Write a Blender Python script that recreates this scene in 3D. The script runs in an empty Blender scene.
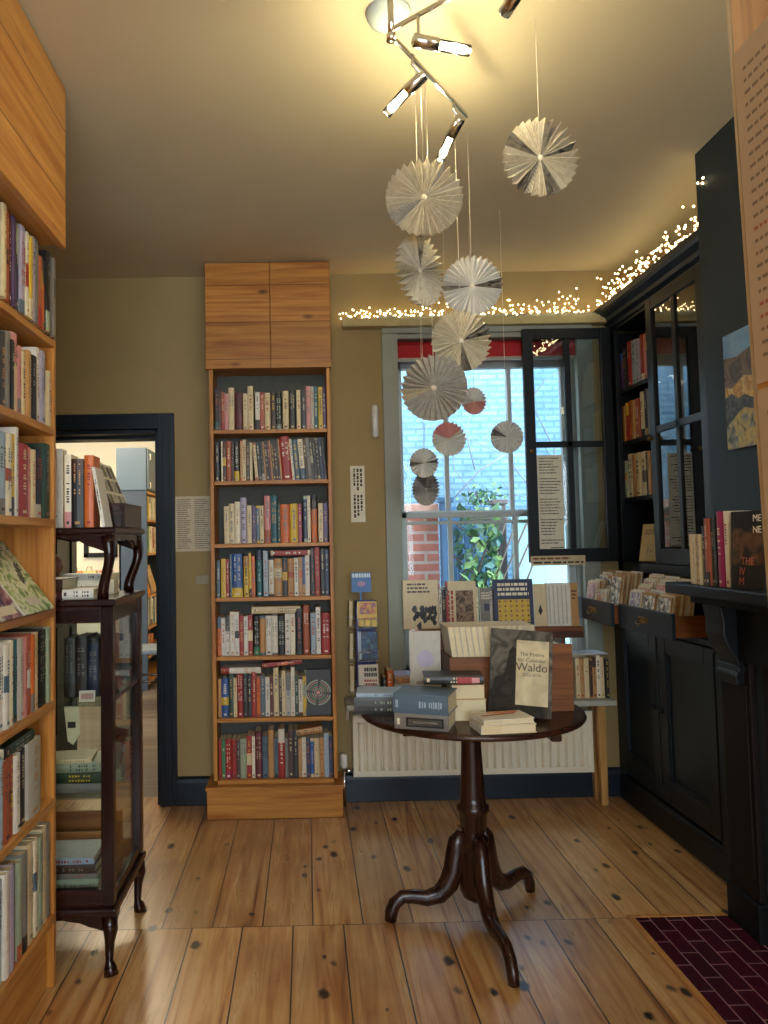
import bpy, math, random
from mathutils import Matrix, Vector
R_ = random.Random(7)
C = bpy.context.scene.collection
SC = bpy.context.scene
PI = math.pi
V = Vector
# ------------------------------------------------------------------ camera
CX, CY, YAW, PIT, ROL, FOC, EYE = 312.0, 498.0, .009, .0545, .019, 770.0, 1.36
def cam_axes():
    cy, sy = math.cos(YAW), math.sin(YAW)
    f = V((sy*math.cos(PIT), cy*math.cos(PIT), math.sin(PIT)))
    r = V((cy, -sy, 0)); u = r.cross(f)
    c, s = math.cos(ROL), math.sin(ROL)
    return c*r-s*u, s*r+c*u, f
AR, AU, AF = cam_axes()
EYEP = V((0, 0, EYE))
def at(u, v, X=None, Y=None, Z=None):
    """world point on the plane X=, Y= or Z= seen at a pixel (used to read real positions)"""
    d = AR*((u-CX)/FOC) - AU*((v-CY)/FOC) + AF
    if X is not None: t = X/d.x
    elif Y is not None: t = Y/d.y
    else: t = (Z-EYE)/d.z
    return EYEP + d*t
cam = bpy.data.cameras.new('camera'); co = bpy.data.objects.new('camera', cam); C.objects.link(co)
co.matrix_world = Matrix(((AR.x, AU.x, -AF.x, 0), (AR.y, AU.y, -AF.y, 0), (AR.z, AU.z, -AF.z, EYE), (0, 0, 0, 1)))
cam.sensor_fit = 'VERTICAL'; cam.sensor_height = 36; cam.lens = FOC/1024*36
cam.shift_x = (384-CX)/1024; cam.shift_y = -(512-CY)/1024; cam.clip_start = .02
SC.camera = co
# ------------------------------------------------------------------ materials
def lin(c):
    if isinstance(c, str): c = tuple(int(c[i:i+2], 16)/255 for i in (0, 2, 4))
    return tuple(x/12.92 if x <= .04045 else ((x+.055)/1.055)**2.4 for x in c)
def nt(name):
    m = bpy.data.materials.new(name); m.use_nodes = True
    n = m.node_tree; n.nodes.clear()
    o = n.nodes.new('ShaderNodeOutputMaterial')
    return m, n, o
def N(n, t, **k):
    x = n.nodes.new(t)
    for a, b in k.items():
        if a in ('operation', 'blend_type', 'data_type', 'interpolation', 'feature', 'wave_type', 'bands_direction', 'noise_dimensions', 'distance'): setattr(x, a, b)
        else: x.inputs[a].default_value = b
    return x
def principled(n, o, rough=.5, metal=0, spec=.5):
    b = n.nodes.new('ShaderNodeBsdfPrincipled')
    b.inputs['Roughness'].default_value = rough; b.inputs['Metallic'].default_value = metal
    b.inputs['Specular IOR Level'].default_value = spec
    n.links.new(b.outputs[0], o.inputs[0]); return b
def ramp(n, stops):
    r = n.nodes.new('ShaderNodeValToRGB'); e = r.color_ramp.elements
    while len(e) < len(stops): e.new(.5)
    for x, (p, c) in zip(e, stops): x.position = p; x.color = (*c, 1)
    return r
MC = {}
def plain(name, c, rough=.5, metal=0, var=.08, scale=30, spec=.5, bump=0):
    if name in MC: return MC[name]
    m, n, o = nt(name); b = principled(n, o, rough, metal, spec)
    l = lin(c); lo = tuple(x*(1-var) for x in l); hi = tuple(min(1, x*(1+var)) for x in l)
    tc = N(n, 'ShaderNodeTexCoord'); nz = N(n, 'ShaderNodeTexNoise', Scale=scale, Detail=3.0)
    n.links.new(tc.outputs['Object'], nz.inputs['Vector'])
    r = ramp(n, [(.3, lo), (.7, hi)]); n.links.new(nz.outputs['Fac'], r.inputs[0]); n.links.new(r.outputs[0], b.inputs['Base Color'])
    if bump:
        bp = N(n, 'ShaderNodeBump', Strength=bump, Distance=.002); n.links.new(nz.outputs['Fac'], bp.inputs['Height']); n.links.new(bp.outputs[0], b.inputs['Normal'])
    MC[name] = m; return m
def wood(name, c1, c2, axis='Z', rough=.4, scale=1.0, knots=True, gr=22, boards=None, kn='3a1a08'):
    """grain runs along axis; knots are dark ovals; boards=(axis, width) adds fine joints between planks"""
    if name in MC: return MC[name]
    m, n, o = nt(name); b = principled(n, o, rough, 0, .4); L = n.links.new
    tc = N(n, 'ShaderNodeTexCoord'); mp = n.nodes.new('ShaderNodeMapping'); L(tc.outputs['Object'], mp.inputs[0])
    s = {'X': (.06, 1, 1), 'Y': (1, .06, 1), 'Z': (1, 1, .06)}[axis]
    mp.inputs['Scale'].default_value = tuple(x*gr*scale for x in s)
    base = mp.outputs[0]
    if boards:
        sx = N(n, 'ShaderNodeSeparateXYZ'); L(tc.outputs['Object'], sx.inputs[0])
        dv = N(n, 'ShaderNodeMath', operation='DIVIDE'); dv.inputs[1].default_value = boards[1]; L(sx.outputs[boards[0]], dv.inputs[0])
        fl = N(n, 'ShaderNodeMath', operation='FLOOR'); L(dv.outputs[0], fl.inputs[0])
        wn = N(n, 'ShaderNodeTexWhiteNoise', noise_dimensions='1D'); L(fl.outputs[0], wn.inputs['W'])
        vs = N(n, 'ShaderNodeVectorMath', operation='SCALE'); vs.inputs['Scale'].default_value = 37; L(wn.outputs['Color'], vs.inputs[0])
        va = N(n, 'ShaderNodeVectorMath', operation='ADD'); L(base, va.inputs[0]); L(vs.outputs[0], va.inputs[1]); base = va.outputs[0]
    nz = N(n, 'ShaderNodeTexNoise', Scale=1.0, Detail=5.0, Distortion=1.2); L(base, nz.inputs['Vector'])
    nf = N(n, 'ShaderNodeTexNoise', Scale=5.0, Detail=3.0); L(base, nf.inputs['Vector'])
    ad = N(n, 'ShaderNodeMath', operation='MULTIPLY_ADD'); ad.inputs[1].default_value = .35; L(nf.outputs['Fac'], ad.inputs[0]); L(nz.outputs['Fac'], ad.inputs[2])
    a, c = lin(c1), lin(c2)
    md = tuple((x+y)/2 for x, y in zip(a, c))
    r = ramp(n, [(.45, a), (.66, md), (.85, c)]); L(ad.outputs[0], r.inputs[0]); col = r.outputs[0]
    if boards:
        mx = N(n, 'ShaderNodeMix', data_type='RGBA', blend_type='MULTIPLY'); mx.inputs[0].default_value = 1
        vr = ramp(n, [(0, (.78, .76, .72)), (1, (1.08, 1.08, 1.08))]); L(wn.outputs['Value'], vr.inputs[0])
        L(col, mx.inputs[6]); L(vr.outputs[0], mx.inputs[7]); col = mx.outputs[2]
        fr = N(n, 'ShaderNodeMath', operation='FRACT'); L(dv.outputs[0], fr.inputs[0])
        lt = N(n, 'ShaderNodeMath', operation='LESS_THAN'); lt.inputs[1].default_value = .018; L(fr.outputs[0], lt.inputs[0])
        mj = N(n, 'ShaderNodeMix', data_type='RGBA'); L(lt.outputs[0], mj.inputs[0]); L(col, mj.inputs[6]); mj.inputs[7].default_value = (*[x*.25 for x in c], 1); col = mj.outputs[2]
    if knots:
        m2 = n.nodes.new('ShaderNodeMapping'); L(tc.outputs['Object'], m2.inputs[0])
        ks = {'X': (3.2, 7, 7), 'Y': (7, 3.2, 7), 'Z': (7, 7, 3.2)}[axis]; m2.inputs['Scale'].default_value = ks
        vo = N(n, 'ShaderNodeTexVoronoi', Scale=1.0); L(m2.outputs[0], vo.inputs['Vector'])
        sc = N(n, 'ShaderNodeSeparateColor'); L(vo.outputs['Color'], sc.inputs[0])
        th = N(n, 'ShaderNodeMath', operation='GREATER_THAN'); th.inputs[1].default_value = .45; L(sc.outputs[0], th.inputs[0])
        kr = ramp(n, [(.05, (1, 1, 1)), (.13, (0, 0, 0))]); L(vo.outputs['Distance'], kr.inputs[0])
        mu = N(n, 'ShaderNodeMath', operation='MULTIPLY'); L(kr.outputs[0], mu.inputs[0]); L(th.outputs[0], mu.inputs[1])
        mk = N(n, 'ShaderNodeMix', data_type='RGBA'); L(mu.outputs[0], mk.inputs[0]); L(col, mk.inputs[6]); mk.inputs[7].default_value = (*lin(kn), 1); col = mk.outputs[2]
    L(col, b.inputs['Base Color'])
    bp = N(n, 'ShaderNodeBump', Strength=.12, Distance=.002); L(ad.outputs[0], bp.inputs['Height']); L(bp.outputs[0], b.inputs['Normal'])
    MC[name] = m; return m
def floorwood(name, joint, pw, off, gap=.014):
    m, n, o = nt(name); b = principled(n, o, .42, 0, .75); L = n.links.new
    tc = N(n, 'ShaderNodeTexCoord'); sx = N(n, 'ShaderNodeSeparateXYZ'); L(tc.outputs['Object'], sx.inputs[0])
    def mth(op, a, bb, c=None):
        x = N(n, 'ShaderNodeMath', operation=op)
        for i, v in enumerate((a, bb, c)):
            if v is None: continue
            if isinstance(v, (int, float)): x.inputs[i].default_value = v
            else: L(v, x.inputs[i])
        return x.outputs[0]
    near = mth('LESS_THAN', sx.outputs[1], joint)
    xs = mth('ADD', sx.outputs[0], mth('MULTIPLY', near, off))
    dv = mth('DIVIDE', xs, pw); fl = mth('FLOOR', dv, 0); fr = mth('FRACT', dv, 0)
    pid = mth('ADD', fl, mth('MULTIPLY', near, 31.7))
    wn = N(n, 'ShaderNodeTexWhiteNoise', noise_dimensions='1D'); L(pid, wn.inputs['W'])
    mp = n.nodes.new('ShaderNodeMapping'); L(tc.outputs['Object'], mp.inputs[0]); mp.inputs['Scale'].default_value = (26, 1.5, 1)
    vs = N(n, 'ShaderNodeVectorMath', operation='SCALE'); vs.inputs['Scale'].default_value = 53; L(wn.outputs['Color'], vs.inputs[0])
    va = N(n, 'ShaderNodeVectorMath', operation='ADD'); L(mp.outputs[0], va.inputs[0]); L(vs.outputs[0], va.inputs[1])
    nz = N(n, 'ShaderNodeTexNoise', Scale=.8, Detail=6.0, Distortion=1.6); L(va.outputs[0], nz.inputs['Vector'])
    r = ramp(n, [(.3, lin('e4bd86')), (.5, lin('d3a164')), (.62, lin('bf864a')), (.75, lin('8c5529'))]); L(nz.outputs['Fac'], r.inputs[0])
    vr = ramp(n, [(0, (.74, .70, .64)), (1, (1.08, 1.06, 1.04))]); L(wn.outputs['Value'], vr.inputs[0])
    mx = N(n, 'ShaderNodeMix', data_type='RGBA', blend_type='MULTIPLY'); mx.inputs[0].default_value = 1; L(r.outputs[0], mx.inputs[6]); L(vr.outputs[0], mx.inputs[7])
    # broad wear and stains
    wz = N(n, 'ShaderNodeTexNoise', Scale=2.2, Detail=4.0); L(tc.outputs['Object'], wz.inputs['Vector'])
    wr = ramp(n, [(.34, (.66, .60, .54)), (.58, (1.05, 1.05, 1.05))]); L(wz.outputs['Fac'], wr.inputs[0])
    mw = N(n, 'ShaderNodeMix', data_type='RGBA', blend_type='MULTIPLY'); mw.inputs[0].default_value = .8; L(mx.outputs[2], mw.inputs[6]); L(wr.outputs[0], mw.inputs[7])
    # knots
    m2 = n.nodes.new('ShaderNodeMapping'); L(tc.outputs['Object'], m2.inputs[0]); m2.inputs['Scale'].default_value = (12, 7, 1)
    dn = N(n, 'ShaderNodeTexNoise', Scale=28.0, Detail=2.0); L(tc.outputs['Object'], dn.inputs['Vector'])
    dsc = N(n, 'ShaderNodeVectorMath', operation='SCALE'); dsc.inputs['Scale'].default_value = .22; L(dn.outputs['Color'], dsc.inputs[0])
    dad = N(n, 'ShaderNodeVectorMath', operation='ADD'); L(m2.outputs[0], dad.inputs[0]); L(dsc.outputs[0], dad.inputs[1])
    vo = N(n, 'ShaderNodeTexVoronoi', Scale=1.0); L(dad.outputs[0], vo.inputs['Vector'])
    sc = N(n, 'ShaderNodeSeparateColor'); L(vo.outputs['Color'], sc.inputs[0])
    kd = mth('DIVIDE', vo.outputs['Distance'], mth('ADD', sc.outputs[1], .45))
    th = mth('GREATER_THAN', sc.outputs[0], .22)
    kr = ramp(n, [(.10, (1, 1, 1)), (.19, (0, 0, 0))]); L(kd, kr.inputs[0])
    kk = mth('MULTIPLY', kr.outputs[0], th)
    mk = N(n, 'ShaderNodeMix', data_type='RGBA'); L(kk, mk.inputs[0]); L(mw.outputs[2], mk.inputs[6]); mk.inputs[7].default_value = (*lin('241208'), 1)
    b.inputs['Coat Weight'].default_value = .55; b.inputs['Coat Roughness'].default_value = .2; b.inputs['Coat IOR'].default_value = 1.6
    # seams and the butt joint
    s1 = mth('LESS_THAN', mth('ABSOLUTE', mth('SUBTRACT', fr, .5), 0), .5-gap)
    s2 = mth('GREATER_THAN', mth('ABSOLUTE', mth('SUBTRACT', sx.outputs[1], joint), 0), .0018)
    seam = mth('MULTIPLY', s1, s2)
    ms = N(n, 'ShaderNodeMix', data_type='RGBA'); L(seam, ms.inputs[0]); ms.inputs[6].default_value = (*lin('2a180d'), 1); L(mk.outputs[2], ms.inputs[7])
    L(ms.outputs[2], b.inputs['Base Color'])
    rr = mth('MULTIPLY_ADD', nz.outputs['Fac'], .2, .2); L(rr, b.inputs['Roughness'])
    hh = mth('ADD', seam, mth('MULTIPLY', nz.outputs['Fac'], .25))
    bp = N(n, 'ShaderNodeBump', Strength=.5, Distance=.002); L(hh, bp.inputs['Height']); L(bp.outputs[0], b.inputs['Normal'])
    return m
def bricks(name, c1, c2, mort, scale=1, bw=.22, rh=.075, ms=.01, axes='XZ', rough=.8, bump=.4):
    m, n, o = nt(name); b = principled(n, o, rough, 0, .3); L = n.links.new
    tc = N(n, 'ShaderNodeTexCoord'); sx = N(n, 'ShaderNodeSeparateXYZ'); L(tc.outputs['Object'], sx.inputs[0])
    cb = N(n, 'ShaderNodeCombineXYZ'); L(sx.outputs['XYZ'.index(axes[0])], cb.inputs[0]); L(sx.outputs['XYZ'.index(axes[1])], cb.inputs[1])
    bt = n.nodes.new('ShaderNodeTexBrick'); L(cb.outputs[0], bt.inputs['Vector'])
    bt.inputs['Color1'].default_value = (*lin(c1), 1); bt.inputs['Color2'].default_value = (*lin(c2), 1); bt.inputs['Mortar'].default_value = (*lin(mort), 1)
    bt.inputs['Scale'].default_value = 1; bt.inputs['Brick Width'].default_value = bw; bt.inputs['Row Height'].default_value = rh; bt.inputs['Mortar Size'].default_value = ms
    nz = N(n, 'ShaderNodeTexNoise', Scale=9.0, Detail=4.0); L(tc.outputs['Object'], nz.inputs['Vector'])
    vr = ramp(n, [(.3, (.78, .78, .78)), (.7, (1.1, 1.1, 1.1))]); L(nz.outputs['Fac'], vr.inputs[0])
    mx = N(n, 'ShaderNodeMix', data_type='RGBA', blend_type='MULTIPLY'); mx.inputs[0].default_value = 1; L(bt.outputs['Color'], mx.inputs[6]); L(vr.outputs[0], mx.inputs[7])
    L(mx.outputs[2], b.inputs['Base Color'])
    bp = N(n, 'ShaderNodeBump', Strength=bump, Distance=.004); bp.invert = True; L(bt.outputs['Fac'], bp.inputs['Height']); L(bp.outputs[0], b.inputs['Normal'])
    return m
def glass(name, tint=(.96, .98, 1), f=.5, rough=.0):
    m, n, o = nt(name); L = n.links.new
    tr = n.nodes.new('ShaderNodeBsdfTransparent'); tr.inputs[0].default_value = (*tint, 1)
    gl = n.nodes.new('ShaderNodeBsdfGlossy'); gl.inputs['Roughness'].default_value = rough
    fr = N(n, 'ShaderNodeFresnel', IOR=1.5)
    mu = N(n, 'ShaderNodeMath', operation='MULTIPLY'); mu.inputs[1].default_value = f; L(fr.outputs[0], mu.inputs[0])
    mx = n.nodes.new('ShaderNodeMixShader'); L(mu.outputs[0], mx.inputs[0]); L(tr.outputs[0], mx.inputs[1]); L(gl.outputs[0], mx.inputs[2]); L(mx.outputs[0], o.inputs[0])
    return m
def emit(name, c, s):
    m, n, o = nt(name); e = n.nodes.new('ShaderNodeEmission'); e.inputs[0].default_value = (*lin(c), 1); e.inputs[1].default_value = s
    n.links.new(e.outputs[0], o.inputs[0]); return m
def stripes(name, paper, ink, axis, freq, thick=.4, rough=.7, breakup=30):
    """printed lines of small text on paper"""
    if name in MC: return MC[name]
    m, n, o = nt(name); b = principled(n, o, rough, 0, .3); L = n.links.new
    tc = N(n, 'ShaderNodeTexCoord'); sx = N(n, 'ShaderNodeSeparateXYZ'); L(tc.outputs['Object'], sx.inputs[0])
    m1 = N(n, 'ShaderNodeMath', operation='MULTIPLY'); m1.inputs[1].default_value = freq; L(sx.outputs[axis], m1.inputs[0])
    fr = N(n, 'ShaderNodeMath', operation='FRACT'); L(m1.outputs[0], fr.inputs[0])
    lt = N(n, 'ShaderNodeMath', operation='LESS_THAN'); lt.inputs[1].default_value = thick; L(fr.outputs[0], lt.inputs[0])
    nz = N(n, 'ShaderNodeTexNoise', Scale=breakup, Detail=2.0); L(tc.outputs['Object'], nz.inputs['Vector'])
    gt = N(n, 'ShaderNodeMath', operation='GREATER_THAN'); gt.inputs[1].default_value = .48; L(nz.outputs['Fac'], gt.inputs[0])
    mu = N(n, 'ShaderNodeMath', operation='MULTIPLY'); L(lt.outputs[0], mu.inputs[0]); L(gt.outputs[0], mu.inputs[1])
    mx = N(n, 'ShaderNodeMix', data_type='RGBA'); L(mu.outputs[0], mx.inputs[0]); mx.inputs[6].default_value = (*lin(paper), 1); mx.inputs[7].default_value = (*lin(ink), 1)
    L(mx.outputs[2], b.inputs['Base Color']); MC[name] = m; return m
def mottled(name, stops, scale=20, rough=.5, stretch=(1, 1, 1), detail=4):
    """printed picture of several colours"""
    if name in MC: return MC[name]
    m, n, o = nt(name); b = principled(n, o, rough, 0, .4); L = n.links.new
    tc = N(n, 'ShaderNodeTexCoord'); mp = n.nodes.new('ShaderNodeMapping'); mp.inputs['Scale'].default_value = stretch; L(tc.outputs['Object'], mp.inputs[0])
    nz = N(n, 'ShaderNodeTexNoise', Scale=scale, Detail=float(detail), Distortion=.6); L(mp.outputs[0], nz.inputs['Vector'])
    k = len(stops); r = ramp(n, [(.3+.4*i/max(1, k-1), lin(c)) for i, c in enumerate(stops)]); L(nz.outputs['Fac'], r.inputs[0]); L(r.outputs[0], b.inputs['Base Color'])
    MC[name] = m; return m
# ------------------------------------------------------------------ mesh building
WM = {}
class MB:
    def __init__(s): s.v = []; s.f = []; s.m = []; s.s = []
    def add(s, vs, fs, m=0, sm=False, M=None):
        b = len(s.v)
        s.v += [(M @ V(p)) if M is not None else V(p) for p in vs]
        for f in fs: s.f.append(tuple(b+i for i in f)); s.m.append(m); s.s.append(sm)
        return s
    def box(s, x0, x1, y0, y1, z0, z1, m=0, M=None):
        if x0 > x1: x0, x1 = x1, x0
        if y0 > y1: y0, y1 = y1, y0
        if z0 > z1: z0, z1 = z1, z0
        vs = [(x, y, z) for x in (x0, x1) for y in (y0, y1) for z in (z0, z1)]
        return s.add(vs, [(0, 1, 3, 2), (4, 6, 7, 5), (0, 4, 5, 1), (2, 3, 7, 6), (0, 2, 6, 4), (1, 5, 7, 3)], m, False, M)
    def quad(s, a, b, c, d, m=0, M=None): return s.add([a, b, c, d], [(0, 1, 2, 3)], m, False, M)
    def tube(s, pts, rad, seg=10, m=0, M=None, cap=True, flat=1.0):
        pts = [V(p) for p in pts]; k = len(pts)
        rad = rad if isinstance(rad, (list, tuple)) else [rad]*k
        vs = []; fs = []; ref = None
        for i, p in enumerate(pts):
            t = (pts[min(i+1, k-1)]-pts[max(i-1, 0)]); t = t.normalized() if t.length > 1e-9 else V((0, 0, 1))
            if ref is None:
                ref = V((0, 0, 1)) if abs(t.z) < .9 else V((0, 1, 0))
            a = t.cross(ref); a = a.normalized() if a.length > 1e-6 else t.orthogonal().normalized()
            ref = a.cross(t).normalized()
            for j in range(seg):
                th = 2*PI*j/seg
                vs.append(p + a*math.cos(th)*rad[i]*flat + ref*math.sin(th)*rad[i])
        for i in range(k-1):
            for j in range(seg):
                fs.append((i*seg+j, i*seg+(j+1) % seg, (i+1)*seg+(j+1) % seg, (i+1)*seg+j))
        if cap: fs += [tuple(reversed(range(seg))), tuple((k-1)*seg+j for j in range(seg))]
        return s.add(vs, fs, m, True, M)
    def lathe(s, prof, seg=24, m=0, M=None, c=(0, 0)):
        vs = []; fs = []; k = len(prof)
        for r, z in prof:
            for j in range(seg):
                th = 2*PI*j/seg; vs.append((c[0]+r*math.cos(th), c[1]+r*math.sin(th), z))
        for i in range(k-1):
            for j in range(seg): fs.append((i*seg+j, i*seg+(j+1) % seg, (i+1)*seg+(j+1) % seg, (i+1)*seg+j))
        fs += [tuple(reversed(range(seg))), tuple((k-1)*seg+j for j in range(seg))]
        return s.add(vs, fs, m, True, M)
    def prism(s, poly, d0, d1, axis='Y', m=0, M=None):
        """polygon in the plane across axis, extruded from d0 to d1 along it"""
        k = len(poly)
        def p(a, b, d): return {'Y': (a, d, b), 'X': (d, a, b), 'Z': (a, b, d)}[axis]
        vs = [p(a, b, d0) for a, b in poly]+[p(a, b, d1) for a, b in poly]
        fs = [tuple(range(k)), tuple(reversed(range(k, 2*k)))]+[(i, i+k, (i+1) % k+k, (i+1) % k) for i in range(k)]
        return s.add(vs, fs, m, False, M)
    def ball(s, c, r, m=0, seg=8, ring=5):
        prof = [(max(1e-5, r*math.sin(PI*i/ring)), c[2]-r*math.cos(PI*i/ring)) for i in range(ring+1)]
        return s.lathe(prof, seg, m, None, (c[0], c[1]))
    def build(s, name, mats, parent=None, base=None, M=None, bevel=0, kind=None, label=None, fix=True):
        """link the collected shapes as ONE mesh object (shapes in world space, or in the space of M)"""
        me = bpy.data.meshes.new(name)
        mats = mats if isinstance(mats, (list, tuple)) else [mats]
        if parent is not None: inv = WM[parent.name].inverted(); W = WM[parent.name]
        elif base is not None: W = Matrix.Translation(V(base)); inv = W.inverted()
        else: W = M if M is not None else Matrix.Identity(4); inv = Matrix.Identity(4)
        if parent is not None and M is not None: inv = Matrix.Identity(4)
        me.from_pydata([inv @ p for p in s.v], [], s.f)
        for q in mats: me.materials.append(q)
        me.polygons.foreach_set('material_index', s.m); me.polygons.foreach_set('use_smooth', s.s)
        me.validate(); me.update()
        if fix:
            import bmesh
            bm = bmesh.new(); bm.from_mesh(me); bmesh.ops.recalc_face_normals(bm, faces=bm.faces); bm.to_mesh(me); bm.free()
        o = bpy.data.objects.new(name, me); C.objects.link(o)
        if parent is not None:
            o.parent = parent
            if M is not None: o.matrix_basis = M; W = WM[parent.name] @ M
        else: o.matrix_basis = W
        WM[o.name] = W
        if bevel:
            md = o.modifiers.new('bevel', 'BEVEL'); md.width = bevel; md.segments = 2; md.limit_method = 'ANGLE'; md.angle_limit = .7
        if kind: o['kind'] = kind
        if label: o['label'] = label
        return o
def tag(o, label, cat, group=None):
    o['label'] = label; o['category'] = cat
    if group: o['group'] = group
    return o
def thing(name, loc, label=None, cat=None, group=None, M=None, kind=None):
    o = bpy.data.objects.new(name, None); C.objects.link(o); o.empty_display_size = .05
    W = M if M is not None else Matrix.Translation(V(loc))
    o.matrix_basis = W; WM[o.name] = W
    if label: tag(o, label, cat, group)
    if kind: o['kind'] = kind
    return o
def TR(x, y, z, rz=0, rx=0, ry=0):
    return Matrix.Translation((x, y, z)) @ Matrix.Rotation(rz, 4, 'Z') @ Matrix.Rotation(rx, 4, 'X') @ Matrix.Rotation(ry, 4, 'Y')
def struct(mb, name, mats, **k): return mb.build(name, mats, kind='structure', **k)
def text_part(name, body, size, mat, parent, M, align='CENTER', ext=.0003):
    cu = bpy.data.curves.new(name, 'FONT'); cu.body = body; cu.size = size; cu.align_x = align; cu.extrude = ext; cu.space_line = .9
    tmp = bpy.data.objects.new('tmp', cu); C.objects.link(tmp)
    dg = bpy.context.evaluated_depsgraph_get(); me = bpy.data.meshes.new_from_object(tmp.evaluated_get(dg))
    bpy.data.objects.remove(tmp); bpy.data.curves.remove(cu)
    me.materials.clear(); me.materials.append(mat); me.name = name
    o = bpy.data.objects.new(name, me); C.objects.link(o); o.parent = parent; o.matrix_basis = M
    WM[o.name] = WM[parent.name] @ M
    return o
def textlines(mb, x0, x1, z0, z1, n, y, m, rnd, fill=.45, M=None, ragged=.35, gapevery=0):
    """rows of word-like strokes on a sheet lying in the XZ plane at y"""
    for i in range(n):
        if gapevery and i % gapevery == gapevery-1: continue
        z = z1-(z1-z0)*(i+.5)/n; hh = (z1-z0)/n*fill/2
        xe = x1-(x1-x0)*rnd.random()*ragged; x = x0
        while x < xe-.002:
            wl = min(xe-x, (x1-x0)*(.05+.14*rnd.random()))
            mb.quad((x, y, z-hh), (x+wl, y, z-hh), (x+wl, y, z+hh), (x, y, z+hh), m, M)
            x += wl+(x1-x0)*.03
# ================================================================== materials in use
H = 2.79; YB = 4.09
M_wall = plain('khaki_paint', '9d895f', .75, var=.04, scale=6, spec=.2)
M_ceil = plain('ceiling_paint', 'cfc3a4', .85, var=.03, scale=3, spec=.2)
M_navy = plain('navy_gloss', '0d1a26', .42, var=.12, scale=9, spec=.35)
M_navy2 = plain('navy_gloss_dark', '0c1218', .45, var=.12, scale=9, spec=.3)
M_slate = plain('slate_paint', '28333b', .6, var=.06, scale=6, spec=.3)
M_frame = plain('sash_paint', 'aab2b0', .45, var=.04, scale=9)
M_jamb = plain('jamb_paint', '8d9286', .5, var=.05, scale=7)
M_pine = wood('pine', 'cd9142', '9f6122', 'X', .42, boards=('Z', .19), kn='4a2410')
M_pinev = wood('pine_upright', 'cd9142', '9f6122', 'Z', .42, knots=False)
M_pinex = wood('pine_shelf', 'cd9142', '9f6122', 'X', .42, knots=False)
M_piney = wood('pine_along', 'dda45a', 'b47430', 'Y', .42, boards=('Z', .22), kn='5a2c12')
M_pineyv = wood('pine_shelf_along', 'd39c54', 'a86d2d', 'Y', .42, knots=False)
M_mahog = wood('mahogany', '301510', '170a08', 'Z', .2, knots=False, gr=30)
M_mahogx = wood('mahogany_top', '321711', '190b08', 'X', .2, knots=False, gr=26)
M_oak = wood('dark_oak', '43261a', '26140e', 'X', .26, knots=False, gr=30)
M_oakz = wood('dark_oak_upright', '3d2218', '22110c', 'Z', .26, knots=False, gr=30)
M_box = wood('box_wood', '8d5526', '653713', 'X', .5, knots=False)
M_boxd = wood('box_wood_dark', '5d2f17', '3b1c0e', 'X', .5, knots=False)
M_chrome = plain('chrome', 'd8d8d6', .12, 1.0, var=.02)
M_brass = plain('brass', '8a6b35', .3, 1.0, var=.05)
M_paper = plain('paper', 'd9d0bd', .8, var=.04)
M_ink = plain('ink', '2a2622', .8)
M_glass = glass('window_glass', f=.35)
M_cglass = glass('cabinet_glass', (.9, .93, .94), f=2.4)
M_white = plain('white_enamel', 'e4dcc6', .35, var=.02, scale=5)
M_black = plain('soot_black', '0b0b0c', .8)
# ================================================================== room shell
b = MB(); b.box(-2.6, 2.3, -2.2, 4.22, -.05, 0)
struct(b, 'floor', floorwood('floorboards', 2.80, .178, .07))
b = MB(); b.box(-2.6, 2.3, -2.2, 4.34, H, H+.06); struct(b, 'ceiling', M_ceil)
# back wall with a doorway and a window opening
DX0, DX1, DZ = -1.62, -.775, 1.965
WX0, WX1, WZ0, WZ1 = .435, 1.545, .54, 2.455
b = MB()
b.box(-2.6, DX0, YB, YB+.22, 0, H); b.box(DX0, DX1, YB, YB+.22, DZ, H); b.box(DX1, WX0, YB, YB+.22, 0, H)
b.box(WX0, WX1, YB, YB+.22, WZ1, H); b.box(WX0, WX1, YB, YB+.22, 0, WZ0); b.box(WX1, 2.3, YB, YB+.22, 0, H)
struct(b, 'wall_back', M_wall)
b = MB(); b.box(-1.16, -1.22, -2.2, 2.46, 0, H); b.box(-1.16, -1.75, 2.46, 2.5, 0, H); b.box(-1.69, -1.75, 2.5, YB, 0, H); struct(b, 'wall_left', M_wall)
b = MB(); b.box(2.12, 2.3, -2.2, YB, 0, H); struct(b, 'wall_right', M_wall)
b = MB()
b.box(-2.6, 2.3, -2.3, -2.2, 0, .75); b.box(-2.6, 2.3, -2.3, -2.2, 2.45, H); b.box(-2.6, -.9, -2.3, -2.2, .75, 2.45); b.box(1.5, 2.3, -2.3, -2.2, .75, 2.45)
struct(b, 'wall_rear', M_wall)
# chimney breast with its fireplace opening
CXF, CYE = 1.5, 2.83
b = MB()
b.box(CXF, 2.12, 2.56, CYE, 0, H); b.box(CXF, 2.12, .9, 2.56, 1.02, H); b.box(CXF, 2.12, .9, 1.5, 0, 1.02); b.box(1.9, 2.12, 1.5, 2.56, 0, 1.02)
struct(b, 'wall_chimney', M_slate)
# baseboards
b = MB(); P = [(0, 0), (-.025, 0), (-.025, .115), (-.018, .135), (0, .145)]
b.prism([(YB+a, z) for a, z in P], -.695, 1.63, 'X'); struct(b, 'baseboard_back', M_navy, bevel=.003)
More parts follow.
